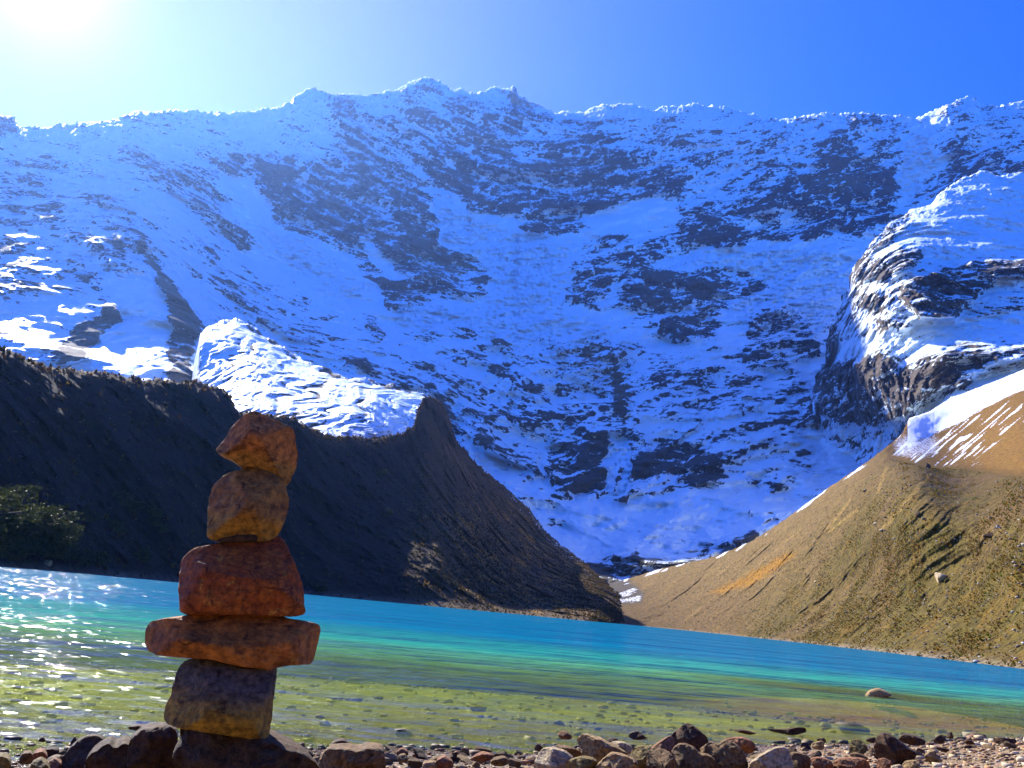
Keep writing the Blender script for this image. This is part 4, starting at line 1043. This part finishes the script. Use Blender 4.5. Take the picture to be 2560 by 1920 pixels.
H = [
    ('boulder', ZD([(1150, 700), (1160, 420), (1185, 262), (1230, 246), (1400, 262), (1500, 275), (1850, 325), (1890, 345), (1970, 378), (2080, 432), (2170, 505), (2260, 620), (2280, 720)]), 1.82, .34, m_base, 'big dark boulder carrying the cairn, its face in shadow'),
    ('boulder', ZD([(880, 700), (870, 480), (885, 345), (920, 305), (990, 258), (1080, 248), (1180, 246), (1230, 300), (1235, 700)]), 2.0, .25, m_base, 'rough brown boulder pressed against the left of the big dark boulder'),
    ('boulder', ZD([(590, 700), (560, 560), (600, 440), (690, 380), (740, 350), (795, 385), (850, 345), (905, 365), (920, 440), (960, 560), (960, 700)]), 2.1, .26, m_base, 'craggy dark boulder with two humps left of the cairn boulder'),
    ('boulder', ZD([(400, 700), (410, 480), (470, 400), (540, 340), (620, 318), (690, 325), (740, 365), (760, 500), (700, 700)]), 2.3, .22, m_base, 'moss-stained brown boulder third from the cairn boulder on its left'),
    ('stone', ZD([(480, 355), (487, 325), (515, 284), (538, 325), (532, 352)]), 2.9, .07, m_st[3], 'small pointed dark stone standing in glittering water left of the boulders'),
    ('stone', ZD([(262, 318), (272, 300), (295, 288), (314, 310), (308, 325)]), 2.95, .05, m_st[3], 'tiny dark stone amid the glitter at the far left water edge'),
    ('stone', ZD([(125, 475), (135, 430), (160, 402), (215, 404), (225, 440), (218, 480)]), 2.55, .09, m_st[0], 'brown stone with a flat wet top beside the pink stone at left'),
    ('stone', ZD([(212, 470), (222, 410), (260, 390), (300, 390), (326, 430), (318, 470)]), 2.5, .1, m_st[4], 'pinkish wet stone at the left water edge'),
    ('stone', ZD([(-60, 560), (-50, 450), (0, 428), (60, 440), (75, 500), (60, 560)]), 2.3, .12, m_st[5], 'olive brown stone cut by the bottom left corner'),
    ('stone', ZD([(190, 600), (205, 490), (270, 455), (320, 480), (350, 560), (330, 620)]), 2.3, .12, m_st[5], 'olive stone at the bottom edge below the pink stone'),
    ('stone', ZD([(300, 560), (330, 480), (380, 450), (425, 480), (430, 560), (400, 600)]), 2.35, .1, m_st[4], 'reddish stone at the bottom edge between olive stone and boulders'),
    ('stone', ZD([(872, 228), (960, 212), (1100, 212), (1165, 232), (1150, 250), (900, 250)]), 3.2, .10, m_st[3], 'long flat dark stone lying in the water behind the cairn foot'),
    ('stone', ZD([(1855, 345), (1850, 318), (1865, 310), (1880, 330), (1885, 350)]), 2.0, .04, m_st[3], 'tiny dark stone perched right of the cairn foot'),
    ('stone', ZD([(1905, 362), (1925, 350), (1965, 345), (1982, 362), (1975, 385)]), 2.1, .05, m_st[3], 'small dark stone on the right shoulder of the cairn boulder'),
    ('boulder', ZA([(250, 900), (290, 690), (330, 620), (372, 570), (500, 560), (640, 575), (682, 552), (820, 560), (832, 640), (835, 760), (820, 900)]), 2.5, .25, m_st[0], 'broad brown boulder at the bottom edge right of the cairn'),
    ('stone', ZA([(375, 552), (395, 520), (430, 490), (500, 478), (545, 510), (590, 548), (480, 565)]), 3.1, .10, m_st[3], 'wet glistening dark stone in the shallows behind the broad boulder'),
    ('stone', ZA([(125, 555), (140, 520), (190, 498), (196, 530), (190, 560)]), 2.95, .06, m_st[3], 'small dark stone at the waterline close to the cairn boulder'),
    ('stone', ZA([(908, 598), (930, 565), (962, 548), (1016, 575), (1012, 605), (950, 612)]), 3.0, .08, m_st[4], 'reddish stone rising from the white foam line'),
    ('stone', ZA([(922, 640), (935, 610), (985, 598), (1012, 640), (1000, 660), (945, 662)]), 2.85, .09, m_st[0], 'dark brown stone just below the reddish foam line stone'),
    ('stone', ZA([(1225, 700), (1235, 645), (1300, 618), (1350, 650), (1372, 680), (1360, 720), (1240, 720)]), 2.75, .12, m_st[4], 'squat red brown stone at the bottom edge beneath the foam'),
    ('stone', ZA([(1500, 640), (1540, 610), (1600, 585), (1692, 608), (1680, 635), (1620, 655), (1530, 655)]), 2.95, .11, m_st[4], 'long flat reddish stone on the gravel left of the boulder heap'),
    ('stone', ZA([(1655, 670), (1680, 635), (1770, 618), (1815, 655), (1800, 685), (1690, 690)]), 2.85, .10, m_st[0], 'brown hump-backed stone beside the long flat reddish stone'),
    ('stone', ZA([(1120, 700), (1130, 665), (1230, 655), (1245, 690), (1220, 720)]), 2.75, .09, m_st[1], 'flat-topped tan stone at the bottom edge'),
    ('stone', ZA([(2005, 560), (2015, 525), (2042, 505), (2090, 560), (2060, 575)]), 3.1, .07, m_st[3], 'small pointed dark stone standing at the waterline left of the boulder heap'),
    ('boulder', ZB([(1150, 420), (1180, 300), (1250, 245), (1330, 183), (1400, 220), (1510, 308), (1535, 375), (1540, 520), (1350, 540), (1180, 500)]), 3.3, .16, m_st[3], 'dark pyramid-shaped boulder rising above the heap'),
    ('boulder', ZB([(325, 350), (345, 315), (400, 288), (470, 308), (560, 330), (640, 380), (740, 430), (805, 475), (800, 600), (600, 620), (450, 600), (370, 470)]), 3.0, .16, m_st[1], 'sharp-edged tan boulder with a broken top at the left of the heap'),
    ('stone', ZB([(815, 470), (850, 420), (900, 395), (990, 398), (1020, 440), (1010, 600), (880, 640), (820, 560)]), 2.95, .12, m_st[5], 'rounded olive stone between the tan boulder and the dark heap stones'),
    ('stone', ZB([(990, 425), (1060, 370), (1150, 315), (1200, 305), (1222, 345), (1215, 440), (1170, 500), (1060, 480)]), 3.05, .12, m_st[4], 'pink slanted stone leaning left of the dark pyramid'),
    ('boulder', ZB([(950, 720), (960, 560), (980, 435), (1060, 415), (1180, 465), (1250, 560), (1290, 720)]), 2.75, .15, m_st[0], 'brown boulder at the bottom edge below the pink slanted stone'),
    ('boulder', ZB([(1185, 460), (1205, 420), (1240, 388), (1310, 382), (1390, 418), (1450, 478), (1540, 488), (1620, 560), (1660, 720), (1290, 720), (1240, 580)]), 2.85, .18, m_st[0], 'large brown boulder with sunlit rim directly below the dark pyramid'),
    ('boulder', ZB([(1435, 440), (1490, 400), (1540, 368), (1610, 398), (1650, 365), (1700, 348), (1790, 398), (1860, 470), (1900, 600), (1910, 720), (1660, 720), (1560, 540), (1480, 500)]), 2.9, .2, m_st[0], 'ribbed brown boulder with a pale crest right of the pyramid'),
    ('stone', ZB([(1640, 345), (1740, 318), (1840, 312), (1920, 348), (1965, 395), (1920, 470), (1800, 450), (1740, 380)]), 3.25, .13, m_st[4], 'reddish stone tucked behind the ribbed boulder'),
    ('boulder', ZB([(1885, 570), (1960, 500), (2060, 450), (2140, 418), (2212, 412), (2250, 440), (2290, 520), (2310, 720), (1900, 720)]), 2.85, .18, m_st[2], 'pale sunlit boulder with a dark right side at the right end of the heap'),
    ('boulder', ZB([(-60, 560), (0, 440), (60, 420), (120, 416), (230, 448), (320, 520), (300, 640), (100, 680), (-60, 640)]), 2.9, .15, m_st[2], 'smooth pale dome-shaped boulder at the left of the heap'),
    ('stone', ZB([(225, 580), (270, 528), (330, 510), (400, 498), (500, 518), (550, 575), (540, 680), (240, 680)]), 2.75, .13, m_st[5], 'olive stone with a low ridge at the bottom edge below the tan boulder'),
    ('boulder', ZB([(480, 720), (500, 590), (560, 530), (640, 462), (740, 478), (880, 530), (905, 640), (900, 720)]), 2.7, .15, m_st[1], 'tan faceted boulder at the bottom edge below the sharp-edged boulder'),
    ('stone', ZB([(155, 280), (175, 262), (225, 252), (292, 298), (280, 328), (190, 325)]), 3.7, .08, m_st[4], 'reddish wet stone alone in the shallows left of the heap'),
    ('stone', ZB([(595, 355), (610, 330), (680, 313), (745, 358), (690, 370)]), 3.3, .06, m_st[3], 'small dark wet stone behind the sharp-edged tan boulder'),
    ('stone', ZB([(600, 372), (680, 350), (750, 352), (855, 412), (820, 470), (700, 430)]), 3.1, .09, m_st[2], 'white slab-like stone resting behind the tan boulder'),
    ('stone', ZB([(798, 300), (815, 270), (880, 252), (925, 280), (975, 322), (890, 332), (825, 318)]), 3.9, .09, m_st[3], 'dark stone in the shallows with a bright wet left edge'),
    ('stone', ZB([(85, 410), (160, 388), (250, 396), (372, 440), (384, 505), (280, 500), (165, 430)]), 3.1, .10, m_st[0], 'flat brown stone lying behind the pale dome-shaped boulder'),
    ('stone', ZB([(1740, 245), (1820, 235), (1860, 240), (1970, 275), (1900, 285), (1800, 262)]), 4.2, .08, m_st[3], 'thin dark stone breaking the surface right of the pyramid'),
    ('boulder', ZC([(945, 470), (955, 360), (972, 290), (1030, 252), (1092, 268), (1180, 328), (1240, 380), (1318, 420), (1300, 490), (1180, 530), (1050, 520)]), 3.6, .2, m_st[3], 'big dark brown boulder on the right beach'),
    ('stone', ZC([(885, 315), (900, 295), (965, 282), (980, 320), (940, 335)]), 4.1, .08, m_st[3], 'small dark stone touching the left of the big dark beach boulder'),
    ('boulder', ZC([(1155, 305), (1200, 258), (1270, 268), (1330, 288), (1392, 318), (1384, 352), (1270, 355), (1190, 330)]), 4.3, .16, m_st[3], 'dark angular stone behind the big dark beach boulder'),
    ('log', ZC([(58, 225), (70, 216), (230, 218), (300, 199), (385, 208), (394, 245), (340, 262), (270, 266), (100, 240)]), 5.2, .10, m_st[3], 'driftwood-like dark rock lying in the shallows, thick at its right end'),  # a rock that only resembles driftwood, built like the other stones
    ('stone', ZC([(742, 415), (750, 350), (762, 308), (832, 306), (880, 340), (905, 375), (885, 420), (800, 428)]), 3.8, .11, m_st[5], 'upright two-faced stone, pale left side, on the right beach'),
    ('stone', ZC([(235, 470), (245, 430), (300, 418), (380, 440), (430, 470), (420, 600), (270, 600)]), 3.0, .13, m_st[0], 'dark brown stone beside the pale boulder on the right'),
    ('stone', ZC([(415, 480), (450, 465), (520, 462), (610, 498), (630, 600), (480, 610)]), 2.95, .13, m_st[4], 'reddish brown stone at the bottom edge, second right of the pale boulder'),
    ('boulder', ZC([(605, 510), (660, 470), (780, 468), (880, 478), (925, 520), (930, 610), (620, 610)]), 3.0, .15, m_st[4], 'wide flat red-rimmed boulder at the bottom edge of the right beach'),
    ('stone', ZC([(745, 428), (800, 415), (900, 450), (908, 478), (800, 470)]), 3.4, .09, m_st[0], 'small brown slab behind the wide red-rimmed boulder'),
    ('stone', ZC([(1948, 305), (1965, 290), (2010, 284), (2080, 295), (2145, 300), (2155, 335), (2060, 345), (1980, 340)]), 5.4, .13, m_st[3], 'long dark stone at the far right waterline'),
    ('stone', ZC([(1445, 325), (1470, 285), (1520, 258), (1560, 290), (1540, 335), (1480, 340)]), 4.6, .11, m_st[3], 'dark rounded stone at the waterline beside a pointed stone'),
    ('stone', ZC([(1556, 285), (1580, 255), (1606, 232), (1626, 290), (1595, 298)]), 4.9, .07, m_st[3], 'pointed dark stone at the right waterline'),
    ('stone', ZC([(1470, 375), (1490, 362), (1600, 388), (1560, 408), (1500, 395)]), 4.1, .08, m_st[3], 'flat dark chip on the pebbles of the right beach'),
    ('stone', ZC([(975, 540), (982, 475), (1040, 462), (1112, 500), (1080, 550), (1000, 570)]), 3.2, .10, m_st[4], 'reddish stone in front of the big dark beach boulder'),
    ('stone', ZC([(1375, 435), (1420, 405), (1472, 398), (1482, 455), (1545, 490), (1430, 505), (1388, 470)]), 3.7, .10, m_st[1], 'tan wedge-shaped stone on the right beach with a shaded face'),
    ('stone', ZC([(425, 360), (435, 335), (530, 312), (542, 375), (520, 392), (450, 385)]), 4.0, .09, m_st[1], 'tan upright stone at the waterline behind the pale boulder'),
    ('stone', ZC([(472, 310), (485, 290), (545, 290), (555, 325), (540, 330)]), 4.4, .07, m_st[3], 'small dark stone just behind the tan upright waterline stone'),
    ('stone', ZC([(1700, 320), (1715, 302), (1780, 310), (1810, 345), (1740, 345)]), 5.0, .08, m_st[3], 'dark wet stone at the waterline left of the long dark stone'),
    ('stone', ZC([(1705, 365), (1725, 348), (1780, 352), (1778, 375), (1720, 378)]), 4.4, .07, m_st[3], 'small dark stone below the dark wet waterline stone'),
    ('stone', ZC([(1190, 520), (1215, 490), (1300, 480), (1345, 505), (1340, 560), (1200, 570)]), 3.2, .1, m_st[1], 'tan sunlit stone right below the big dark beach boulder'),
    ('stone', ZC([(1090, 560), (1110, 530), (1180, 520), (1210, 560), (1190, 600), (1100, 600)]), 2.95, .1, m_st[2], 'white sunlit stone at the bottom edge of the right beach'),
]
for i, (nm, poly, r, dp, mt, lb) in enumerate(H):
    rs = np.random.default_rng(300 + i)
    cu = []
    for _ in range(9):
        a = rs.uniform(0, 2 * PI); q = rs.uniform(.5, .85); cu.append((math.cos(a) * q, -math.sqrt(1 - q * q), math.sin(a) * q, rs.uniform(.26, .56)))
    o = outline_stone(nm, poly, r, dp, mt, seed=20 + i, cuts=cu, n=84, rough=2.4 if nm == 'boulder' else 1.6)
    tag(o, lb, 'driftwood' if nm == 'log' else 'stone', None if nm == 'log' else 'stones along the shore')
# stone breaking the water far out on the right
c = ground(2195, 1742)
o = outline_stone('stone', [(2160, 1742), (2172, 1726), (2195, 1720), (2215, 1728), (2232, 1738), (2215, 1746), (2180, 1748)], np.hypot(c[0], c[1]), .3, m_st[1], seed=90, n=60)
tag(o, 'lone tan stone breaking the water above the reddish shoal', 'stone', 'stones along the shore')


# ------------------------------------------------------------------ smaller stones and gravel on the beach
def rock_np(seed, sub=2):
    bm = bmesh.new(); bmesh.ops.create_icosphere(bm, subdivisions=sub, radius=1.0)
    V = np.array([v.co[:] for v in bm.verts]); F = np.array([[v.index for v in f.verts] for f in bm.faces]); bm.free()
    rs = np.random.default_rng(seed)
    for _ in range(11):
        n = rs.normal(size=3); n /= np.linalg.norm(n); d = rs.uniform(.45, .8)
        ex = V @ n - d; V = V - np.maximum(ex, 0)[:, None] * n
    V *= np.array([1.0, rs.uniform(.6, .9), rs.uniform(.4, .7)])
    V += 0.06 * np.stack([fbm(V * 2 + 9 * j, 3, seed + j) for j in range(3)], -1)
    return V, F


small_mesh = []
for s in range(9):
    V, F = rock_np(40 + s, 3)
    me = bpy.data.meshes.new('shore_stone'); me.from_pydata(V.tolist(), [], F.tolist()); me.update()
    for p in me.polygons: p.use_smooth = False
    small_mesh.append(me)
KINDS = [(0, 'small brown stone lying among the pebbles of the beach'), (1, 'small tan stone lying among the pebbles of the beach'), (2, 'small pale stone lying among the pebbles of the beach'),
         (4, 'small reddish stone lying among the pebbles of the beach'), (3, 'small dark stone lying among the pebbles of the beach')]
variants = {}
for ki, (mi, _) in enumerate(KINDS):
    for s in range(3):
        me = small_mesh[(ki * 2 + s) % 9].copy(); me.materials.append(m_st[mi]); variants[ki, s] = me
cnt = 0
while cnt < 225:
    px = rng.uniform(640, 2600) if rng.random() < .85 else rng.uniform(-60, 700)
    py = rng.uniform(1868, 1945)
    g0 = ground(px, py, 0.02); az = math.atan2(g0[0], g0[1]); r = math.hypot(g0[0], g0[1])
    if r > np.interp(az, _wa, _wr) + .15 or r < 2.2 or (420 < px < 800 and r < 2.4): continue
    sz = rng.uniform(.012, .034) * (1 if rng.random() < .8 else 1.5)
    ki = int(rng.choice(5, p=[.3, .22, .16, .2, .12])); me = variants[ki, int(rng.integers(3))]
    o = bpy.data.objects.new('shore_stone', me); COL.objects.link(o)
    z = float(bed_z(g0[0], g0[1]))
    o.location = (g0[0], g0[1], z + sz * .25); o.scale = (sz * rng.uniform(1.0, 1.7), sz, sz * rng.uniform(.8, 1.2)); o.rotation_euler = (rng.normal(0, .18), rng.normal(0, .18), rng.uniform(0, 6.3))
    tag(o, KINDS[ki][1], 'stone', KINDS[ki][1].replace('small ', 'small loose ').replace(' stone lying', ' stones lying'))
    cnt += 1


def scatter(name, V, F, pos, scl, rotz, mat, squash=None, cols=None, smooth=False, nrm=None):
    n, m = len(pos), len(V)
    c, s = np.cos(rotz), np.sin(rotz)
    X = V[None, :, 0] * c[:, None] - V[None, :, 1] * s[:, None]; Yv = V[None, :, 0] * s[:, None] + V[None, :, 1] * c[:, None]
    Zv = np.broadcast_to(V[None, :, 2], X.shape)
    A = np.stack([X, Yv, Zv], -1) * (scl[:, None, None] if scl.ndim == 1 else scl[:, None, :]) + pos[:, None, :]
    FF = (F[None] + (np.arange(n) * m)[:, None, None]).reshape(-1, F.shape[1])
    return mesh_np(name, A.reshape(-1, 3), FF, mat, smooth, cols=None if cols is None else {'tint': np.repeat(cols, m, 0)})


k = NT('pebbles')
c = k.mix(k.ramp(k.noise(k.coord(), 40, 4), .3, .7), k.mix(1.0, k.attr('tint', True), (.6, .58, .55), 'MULTIPLY'), k.attr('tint', True))
peb_mat = k.done(k.bsdf(c, .65, None, .35))
V, F = rock_np(77, 1)
N = 16000
px = rng.uniform(-200, 2760, N); rr = np.exp(rng.uniform(math.log(2.1), math.log(13), N))
d = ray(px, np.full(N, 1800.0)); az = np.arctan2(d[:, 0], d[:, 1])
wl = np.interp(az, _wa, _wr)
keep = (rr < wl + .2) | (rng.random(N) < .11)
az, rr, wl = az[keep], rr[keep], wl[keep]; n = len(az)
x, y = rr * np.sin(az), rr * np.cos(az); z = bed_z(x, y)
sc = np.exp(rng.normal(math.log(.009), .5, n)) * np.where(rr > wl, 1.5, 1.0) * np.clip(rr / 3.5, .8, 2)
pal = np.array([(.44, .27, .09), (.56, .41, .19), (.25, .13, .04), (.44, .21, .07), (.62, .50, .29), (.16, .085, .025)])
pal_w = np.array([(.17, .12, .04), (.10, .08, .03), (.22, .17, .07), (.08, .06, .03), (.14, .11, .06), (.20, .09, .03)])
ci = rng.integers(0, 6, n); cols = np.where((rr > wl)[:, None], pal_w[ci], pal[ci])
sel = rr <= wl + .1
for nm, s_ in (('gravel', sel), ('lake_pebbles', ~sel)):
    o = scatter(nm, V, F, np.stack([x, y, z + sc * .15], -1)[s_], np.stack([sc * 1.3, sc, sc * .8], -1)[s_], rng.uniform(0, 6.3, int(s_.sum())), peb_mat, cols=cols[s_])
    tag(o, {'gravel': 'loose brown and grey gravel covering the beach', 'lake_pebbles': 'pebbles on the lake bed seen through clear shallow water'}[nm], 'gravel', kind='stuff')


# ------------------------------------------------------------------ plants and boulders on the slopes
def on(info, px, py):
    d2 = (info['PX'] - px) ** 2 + (info['PY'] - py) ** 2
    return info['P'][np.unravel_index(np.argmin(d2), d2.shape)]


k = NT('leaves')
lc = k.mix(k.ramp(k.noise(k.coord(), 1.2, 4), .35, .65), (0.022, 0.034, 0.008), (0.065, 0.07, 0.014))
lb = k.n('ShaderNodeBsdfTranslucent'); k.l(lc, lb.inputs[0]); ms = k.n('ShaderNodeMixShader'); ms.inputs[0].default_value = .3
k.l(k.bsdf(lc, .7, None, .2), ms.inputs[1]); k.l(lb.outputs[0], ms.inputs[2])
leaf_mat = k.done(ms.outputs[0])
k = NT('bark')
bark_mat = k.done(k.bsdf(k.mix(k.noise(k.coord((1, 1, .3)), 6, 4), (.03, .022, .016), (.06, .04, .03)), .9))


def tube(pts, rads, n=7):
    pts = np.array(pts, float); V = []
    for i, p in enumerate(pts):
        t = pts[min(i + 1, len(pts) - 1)] - pts[max(i - 1, 0)]; t /= np.linalg.norm(t) + 1e-9
        a = np.cross(t, (0.3, 1, 0.1)); a /= np.linalg.norm(a); b = np.cross(t, a)
        th = np.linspace(0, 2 * PI, n, endpoint=False)
        V.append(p + rads[i] * (np.cos(th)[:, None] * a + np.sin(th)[:, None] * b))
    return np.concatenate(V), grid_faces(len(pts), n, True)


def tree(name, base, h, wd, label, group, seed, leaves=2600, leaf=.16):
    rs = np.random.default_rng(seed)
    root = bpy.data.objects.new(name, None); COL.objects.link(root); root.location = base
    tag(root, label, 'tree' if name == 'tree' else 'shrub', group)
    TV, TF, tips, off = [], [], [], 0
    trunk = [np.array([0, 0, -.3])]
    for i in range(5): trunk.append(trunk[-1] + np.array([rs.normal(0, .06 * h), rs.normal(0, .06 * h), h * .13]))
    v, f = tube(trunk, np.linspace(.045, .025, 6) * h); TV.append(v); TF.append(f); off += len(v)
    for b in range(11):
        s = trunk[rs.integers(2, 6)]; a = rs.uniform(0, 2 * PI); ln = wd * rs.uniform(.3, .52)
        e = s + np.array([math.cos(a) * ln, math.sin(a) * ln, h * rs.uniform(.05, .38)])
        mid_ = (s + e) / 2 + rs.normal(0, .04 * h, 3)
        v, f = tube([s, mid_, e], np.array([.02, .013, .005]) * h, 5); TV.append(v); TF.append(f + off); off += len(v); tips += [e, mid_ * .4 + e * .6]
    mesh_np('trunk', np.concatenate(TV), np.concatenate(TF), bark_mat, parent=root)
    low = [np.array([math.cos(q) * wd * u_, math.sin(q) * wd * u_, h * z_]) for q, u_, z_ in zip(rs.uniform(0, 6.3, 16), rs.uniform(.1, .42, 16), rs.uniform(.08, .5, 16))]
    tips = np.array(tips + low + [trunk[-1] + np.array([0, 0, h * .2])])
    ci = rs.integers(0, len(tips), leaves)
    P = tips[ci] + rs.normal(0, 1, (leaves, 3)) * np.array([.085 * wd, .085 * wd, .06 * h])
    P[:, 2] = np.clip(P[:, 2], .05 * h, h)
    A = rs.normal(size=(leaves, 3)); A /= np.linalg.norm(A, axis=1, keepdims=True); B = np.cross(A, rs.normal(size=(leaves, 3))); B /= np.linalg.norm(B, axis=1, keepdims=True)
    sz = leaf * rs.uniform(.6, 1.4, leaves)[:, None]
    Vv = np.stack([P - A * sz, P + B * sz * .5, P + A * sz, P - B * sz * .5], 1).reshape(-1, 3)
    mesh_np('crown', Vv, np.arange(leaves * 4).reshape(-1, 4), leaf_mat, smooth=False, parent=root)
    return root


TREES = [(-60, 1392, 8.0, 6.5, 'tall leafy tree cut by the left picture edge on the far shore'), (12, 1385, 8.4, 6.0, 'broad tree at the left end of the lake shore with pale tips'),
         (62, 1388, 7.4, 5.6, 'yellow-green tree second along the left shore'), (104, 1392, 6.2, 5.0, 'mid-sized bushy tree on the left shore beside the lowest one'),
         (138, 1396, 4.6, 3.8, 'lowest tree at the right end of the left shore grove'), (36, 1402, 3.6, 4.2, 'low bushy tree at the water side of the left shore grove')]
for i, (px, py, h, wd, lb) in enumerate(TREES):
    b = on(left, max(px, -390), py); tree('tree', b - np.array([0, 0, .15]), h, wd, lb, 'trees on the left shore', 50 + i, leaves=3200, leaf=.2)
SHR = [(308, 1262, 3.0, 'highest shrub on the dark left slope'), (330, 1280, 2.4, 'small shrub just below the highest shrub of the dark slope'), (384, 1290, 2.2, 'shrub behind the cairn side of the dark slope'),
       (388, 1312, 2.0, 'lower of the two shrubs left of the cairn head'), (405, 1330, 2.0, 'low shrub nearest the second cairn stone from the left'), (350, 1402, 2.6, 'dark shrub low on the left slope above the shore'),
       (795, 1480, 2.6, 'yellowish shrub at the shore right of the middle cairn stone'), (950, 1190, 3.4, 'yellow-tinged shrub high on the slope right of the cairn'), (915, 1240, 3.2, 'pale shrub midway up the slope right of the cairn'),
       (960, 1290, 3.0, 'shrub in the middle of the dark slope right of the cairn'), (172, 1404, 2.8, 'ragged shrub just right of the left shore grove'), (205, 1412, 2.0, 'low shrub at the waterline right of the grove'),
       (248, 1408, 2.6, 'shrub on the left shore midway between grove and cairn'), (20, 1330, 4.0, 'shrub on the slope directly above the left shore grove'), (95, 1318, 3.4, 'shrub on the slope above the right half of the grove'),
       (160, 1350, 3.0, 'shrub standing higher than the ragged one right of the grove'), (290, 1330, 2.4, 'shrub on the dark slope level with the second cairn stone'), (215, 1300, 2.6, 'shrub on the bare dark slope above the left shore')]
for i, (px, py, h, lb) in enumerate(SHR):
    tree('shrub', on(left, px, py) - np.array([0, 0, .3]), h, h * 1.3, lb, 'shrubs on the dark left slope', 80 + i, leaves=500, leaf=.22)

BOULD = [(left, 1368, 1490, 2.9, 3, 'rounded black boulder low on the far shore slope'), (right, 2352, 1450, 1.5, 2, 'large pale boulder sitting on the right hillside'), (right, 2478, 1342, .9, 3, 'dark broken boulder high on the right hillside'),
         (right, 2205, 1328, .9, 2, 'pale boulder at the end of a tan gully on the right hillside'), (right, 2190, 1310, .6, 2, 'small pale rock above the gully-end boulder'), (right, 2163, 1230, .9, 2, 'white rock under the moraine rim on the right hillside'),
         (right, 2295, 1290, .8, 3, 'dark rock beside the right hillside gully'), (right, 2040, 1455, .7, 2, 'pale rock in the scree right of the yellow grass patch'), (right, 2320, 1170, 1.6, 3, 'dark outcrop rock on the moraine rim of the right hillside'),
         (left, 118, 1412, 0.9, 1, 'pale flat rock at the waterline below the left shore grove')]
for i, (inf, px, py, sz, mi, lb) in enumerate(BOULD):
    me = small_mesh[i % 9].copy(); me.materials.append(m_st[mi])
    o = bpy.data.objects.new('boulder', me); COL.objects.link(o); b = on(inf, px, py)
    o.location = b + np.array([0, 0, sz * .25]); o.scale = (sz * 1.25, sz, sz * 1.05); o.rotation_euler = (0.1, .15, i * 1.3)
    tag(o, lb, 'boulder', 'boulders on the slopes')

# tussock grass: uncountable tufts over both slopes
k = NT('tussock_grass')
lb = k.n('ShaderNodeBsdfTranslucent'); k.l(k.attr('tint', True), lb.inputs[0]); ms = k.n('ShaderNodeMixShader'); ms.inputs[0].default_value = .5
k.l(k.bsdf(k.attr('tint', True), .9, None, .1), ms.inputs[1]); k.l(lb.outputs[0], ms.inputs[2])
tus_mat = k.done(ms.outputs[0])
tv, tf = [], []
rs = np.random.default_rng(5)
for b in range(8):
    a = rs.uniform(0, 2 * PI); a2 = a + rs.uniform(1.2, 1.9); l = rs.uniform(.6, 1.0)
    tv += [(math.cos(a2) * .35, math.sin(a2) * .35, -.1), (-math.cos(a2) * .35, -math.sin(a2) * .35, -.1), (math.cos(a) * .55 * l, math.sin(a) * .55 * l, l)]
    tf.append((3 * b, 3 * b + 1, 3 * b + 2))
tv = np.array(tv); tf = np.array(tf)


def tufts(name, info, n, mask, size, pal, label, cat='grass', V=tv, F=tf, mat=tus_mat, squash=(1, 1, .8)):
    P = info['P'].reshape(-1, 3); w_ = mask.ravel() * np.linalg.norm(np.gradient(info['P'], axis=1), axis=-1).ravel()
    idx = rng.choice(len(P), n, p=w_ / w_.sum())
    pos = P[idx] + rng.normal(0, .4, (n, 3)) * np.array([1, 1, 0])
    sc = np.exp(rng.normal(math.log(size), .35, n))
    pal = np.array(pal); c = pal[rng.integers(0, len(pal), n)] * rng.uniform(.75, 1.25, (n, 1))
    o = scatter(name, V, F, pos, sc[:, None] * np.array(squash)[None], rng.uniform(0, 6.3, n), mat, cols=c)
    tag(o, label, cat, kind='stuff')


PXr, PYr = right['PX'], right['PY']
nz2 = fbm(right['P'] / 9.0, 3, 601)
m = sstep(1950, 2200, PXr + .9 * (PYr - 1400)) * sstep(-.15, .2, nz2) * (PYr > rim_f(PXr)) + .04 * (PYr > rim_f(PXr))
tufts('tussock_grass', right, 34000, m, .21, [(.20, .15, .022), (.27, .15, .022), (.12, .14, .02), (.18, .10, .03)], 'olive and ochre tussock grass over the right hillside')
V1, F1 = rock_np(99, 1)
tufts('scree', right, 9000, (PYr > rim_f(PXr)) * 1.0, .20, [(.38, .32, .26), (.26, .19, .13), (.46, .42, .37), (.15, .11, .08)], 'scattered pale scree stones over the right hillside', 'scree', V1, F1, peb_mat)
PXl, PYl = left['PX'], left['PY']
m = .25 + 1.5 * sstep(960, 1150, PXl) * sstep(1180, 1330, PYl)
tufts('tussock_grass', left, 24000, m, .5, [(.045, .036, .014), (.08, .052, .02), (.03, .034, .011), (.13, .085, .022)], 'brown and green tussock grass over the dark left moraine')

tufts('scree', left, 6000, .15 + sstep(900, 1100, PXl), .24, [(.10, .065, .03), (.05, .032, .013), (.18, .12, .06)], 'loose dark scree stones over the left moraine', 'scree', V1, F1, peb_mat)
tufts('heath', left, 5000, sstep(26, 4, PYl - pl(LEFT_TOP)(PXl)), .6, [(.10, .06, .02), (.05, .045, .014), (.16, .09, .028)], 'rusty heath growing along the moraine crest', 'heath')

# ------------------------------------------------------------------ haze
HAZE = True
if HAZE:
    k = NT('haze')
    pv = k.n('ShaderNodeVolumePrincipled')
    pv.inputs['Color'].default_value = (0.22, 0.42, 1.0, 1); pv.inputs['Density'].default_value = 0.000042; pv.inputs['Anisotropy'].default_value = 0.6
    k.l(pv.outputs[0], k.out.inputs['Volume'])
    bm = bmesh.new(); bmesh.ops.create_cube(bm, size=1.0)
    me = bpy.data.meshes.new('haze'); bm.to_mesh(me); bm.free(); me.materials.append(k.m)
    hz = bpy.data.objects.new('haze', me); COL.objects.link(hz)
    hz.scale = (16600, 16600, 2600); hz.location = (0, 0, 1300 - 13)
    tag(hz, kind='stuff')
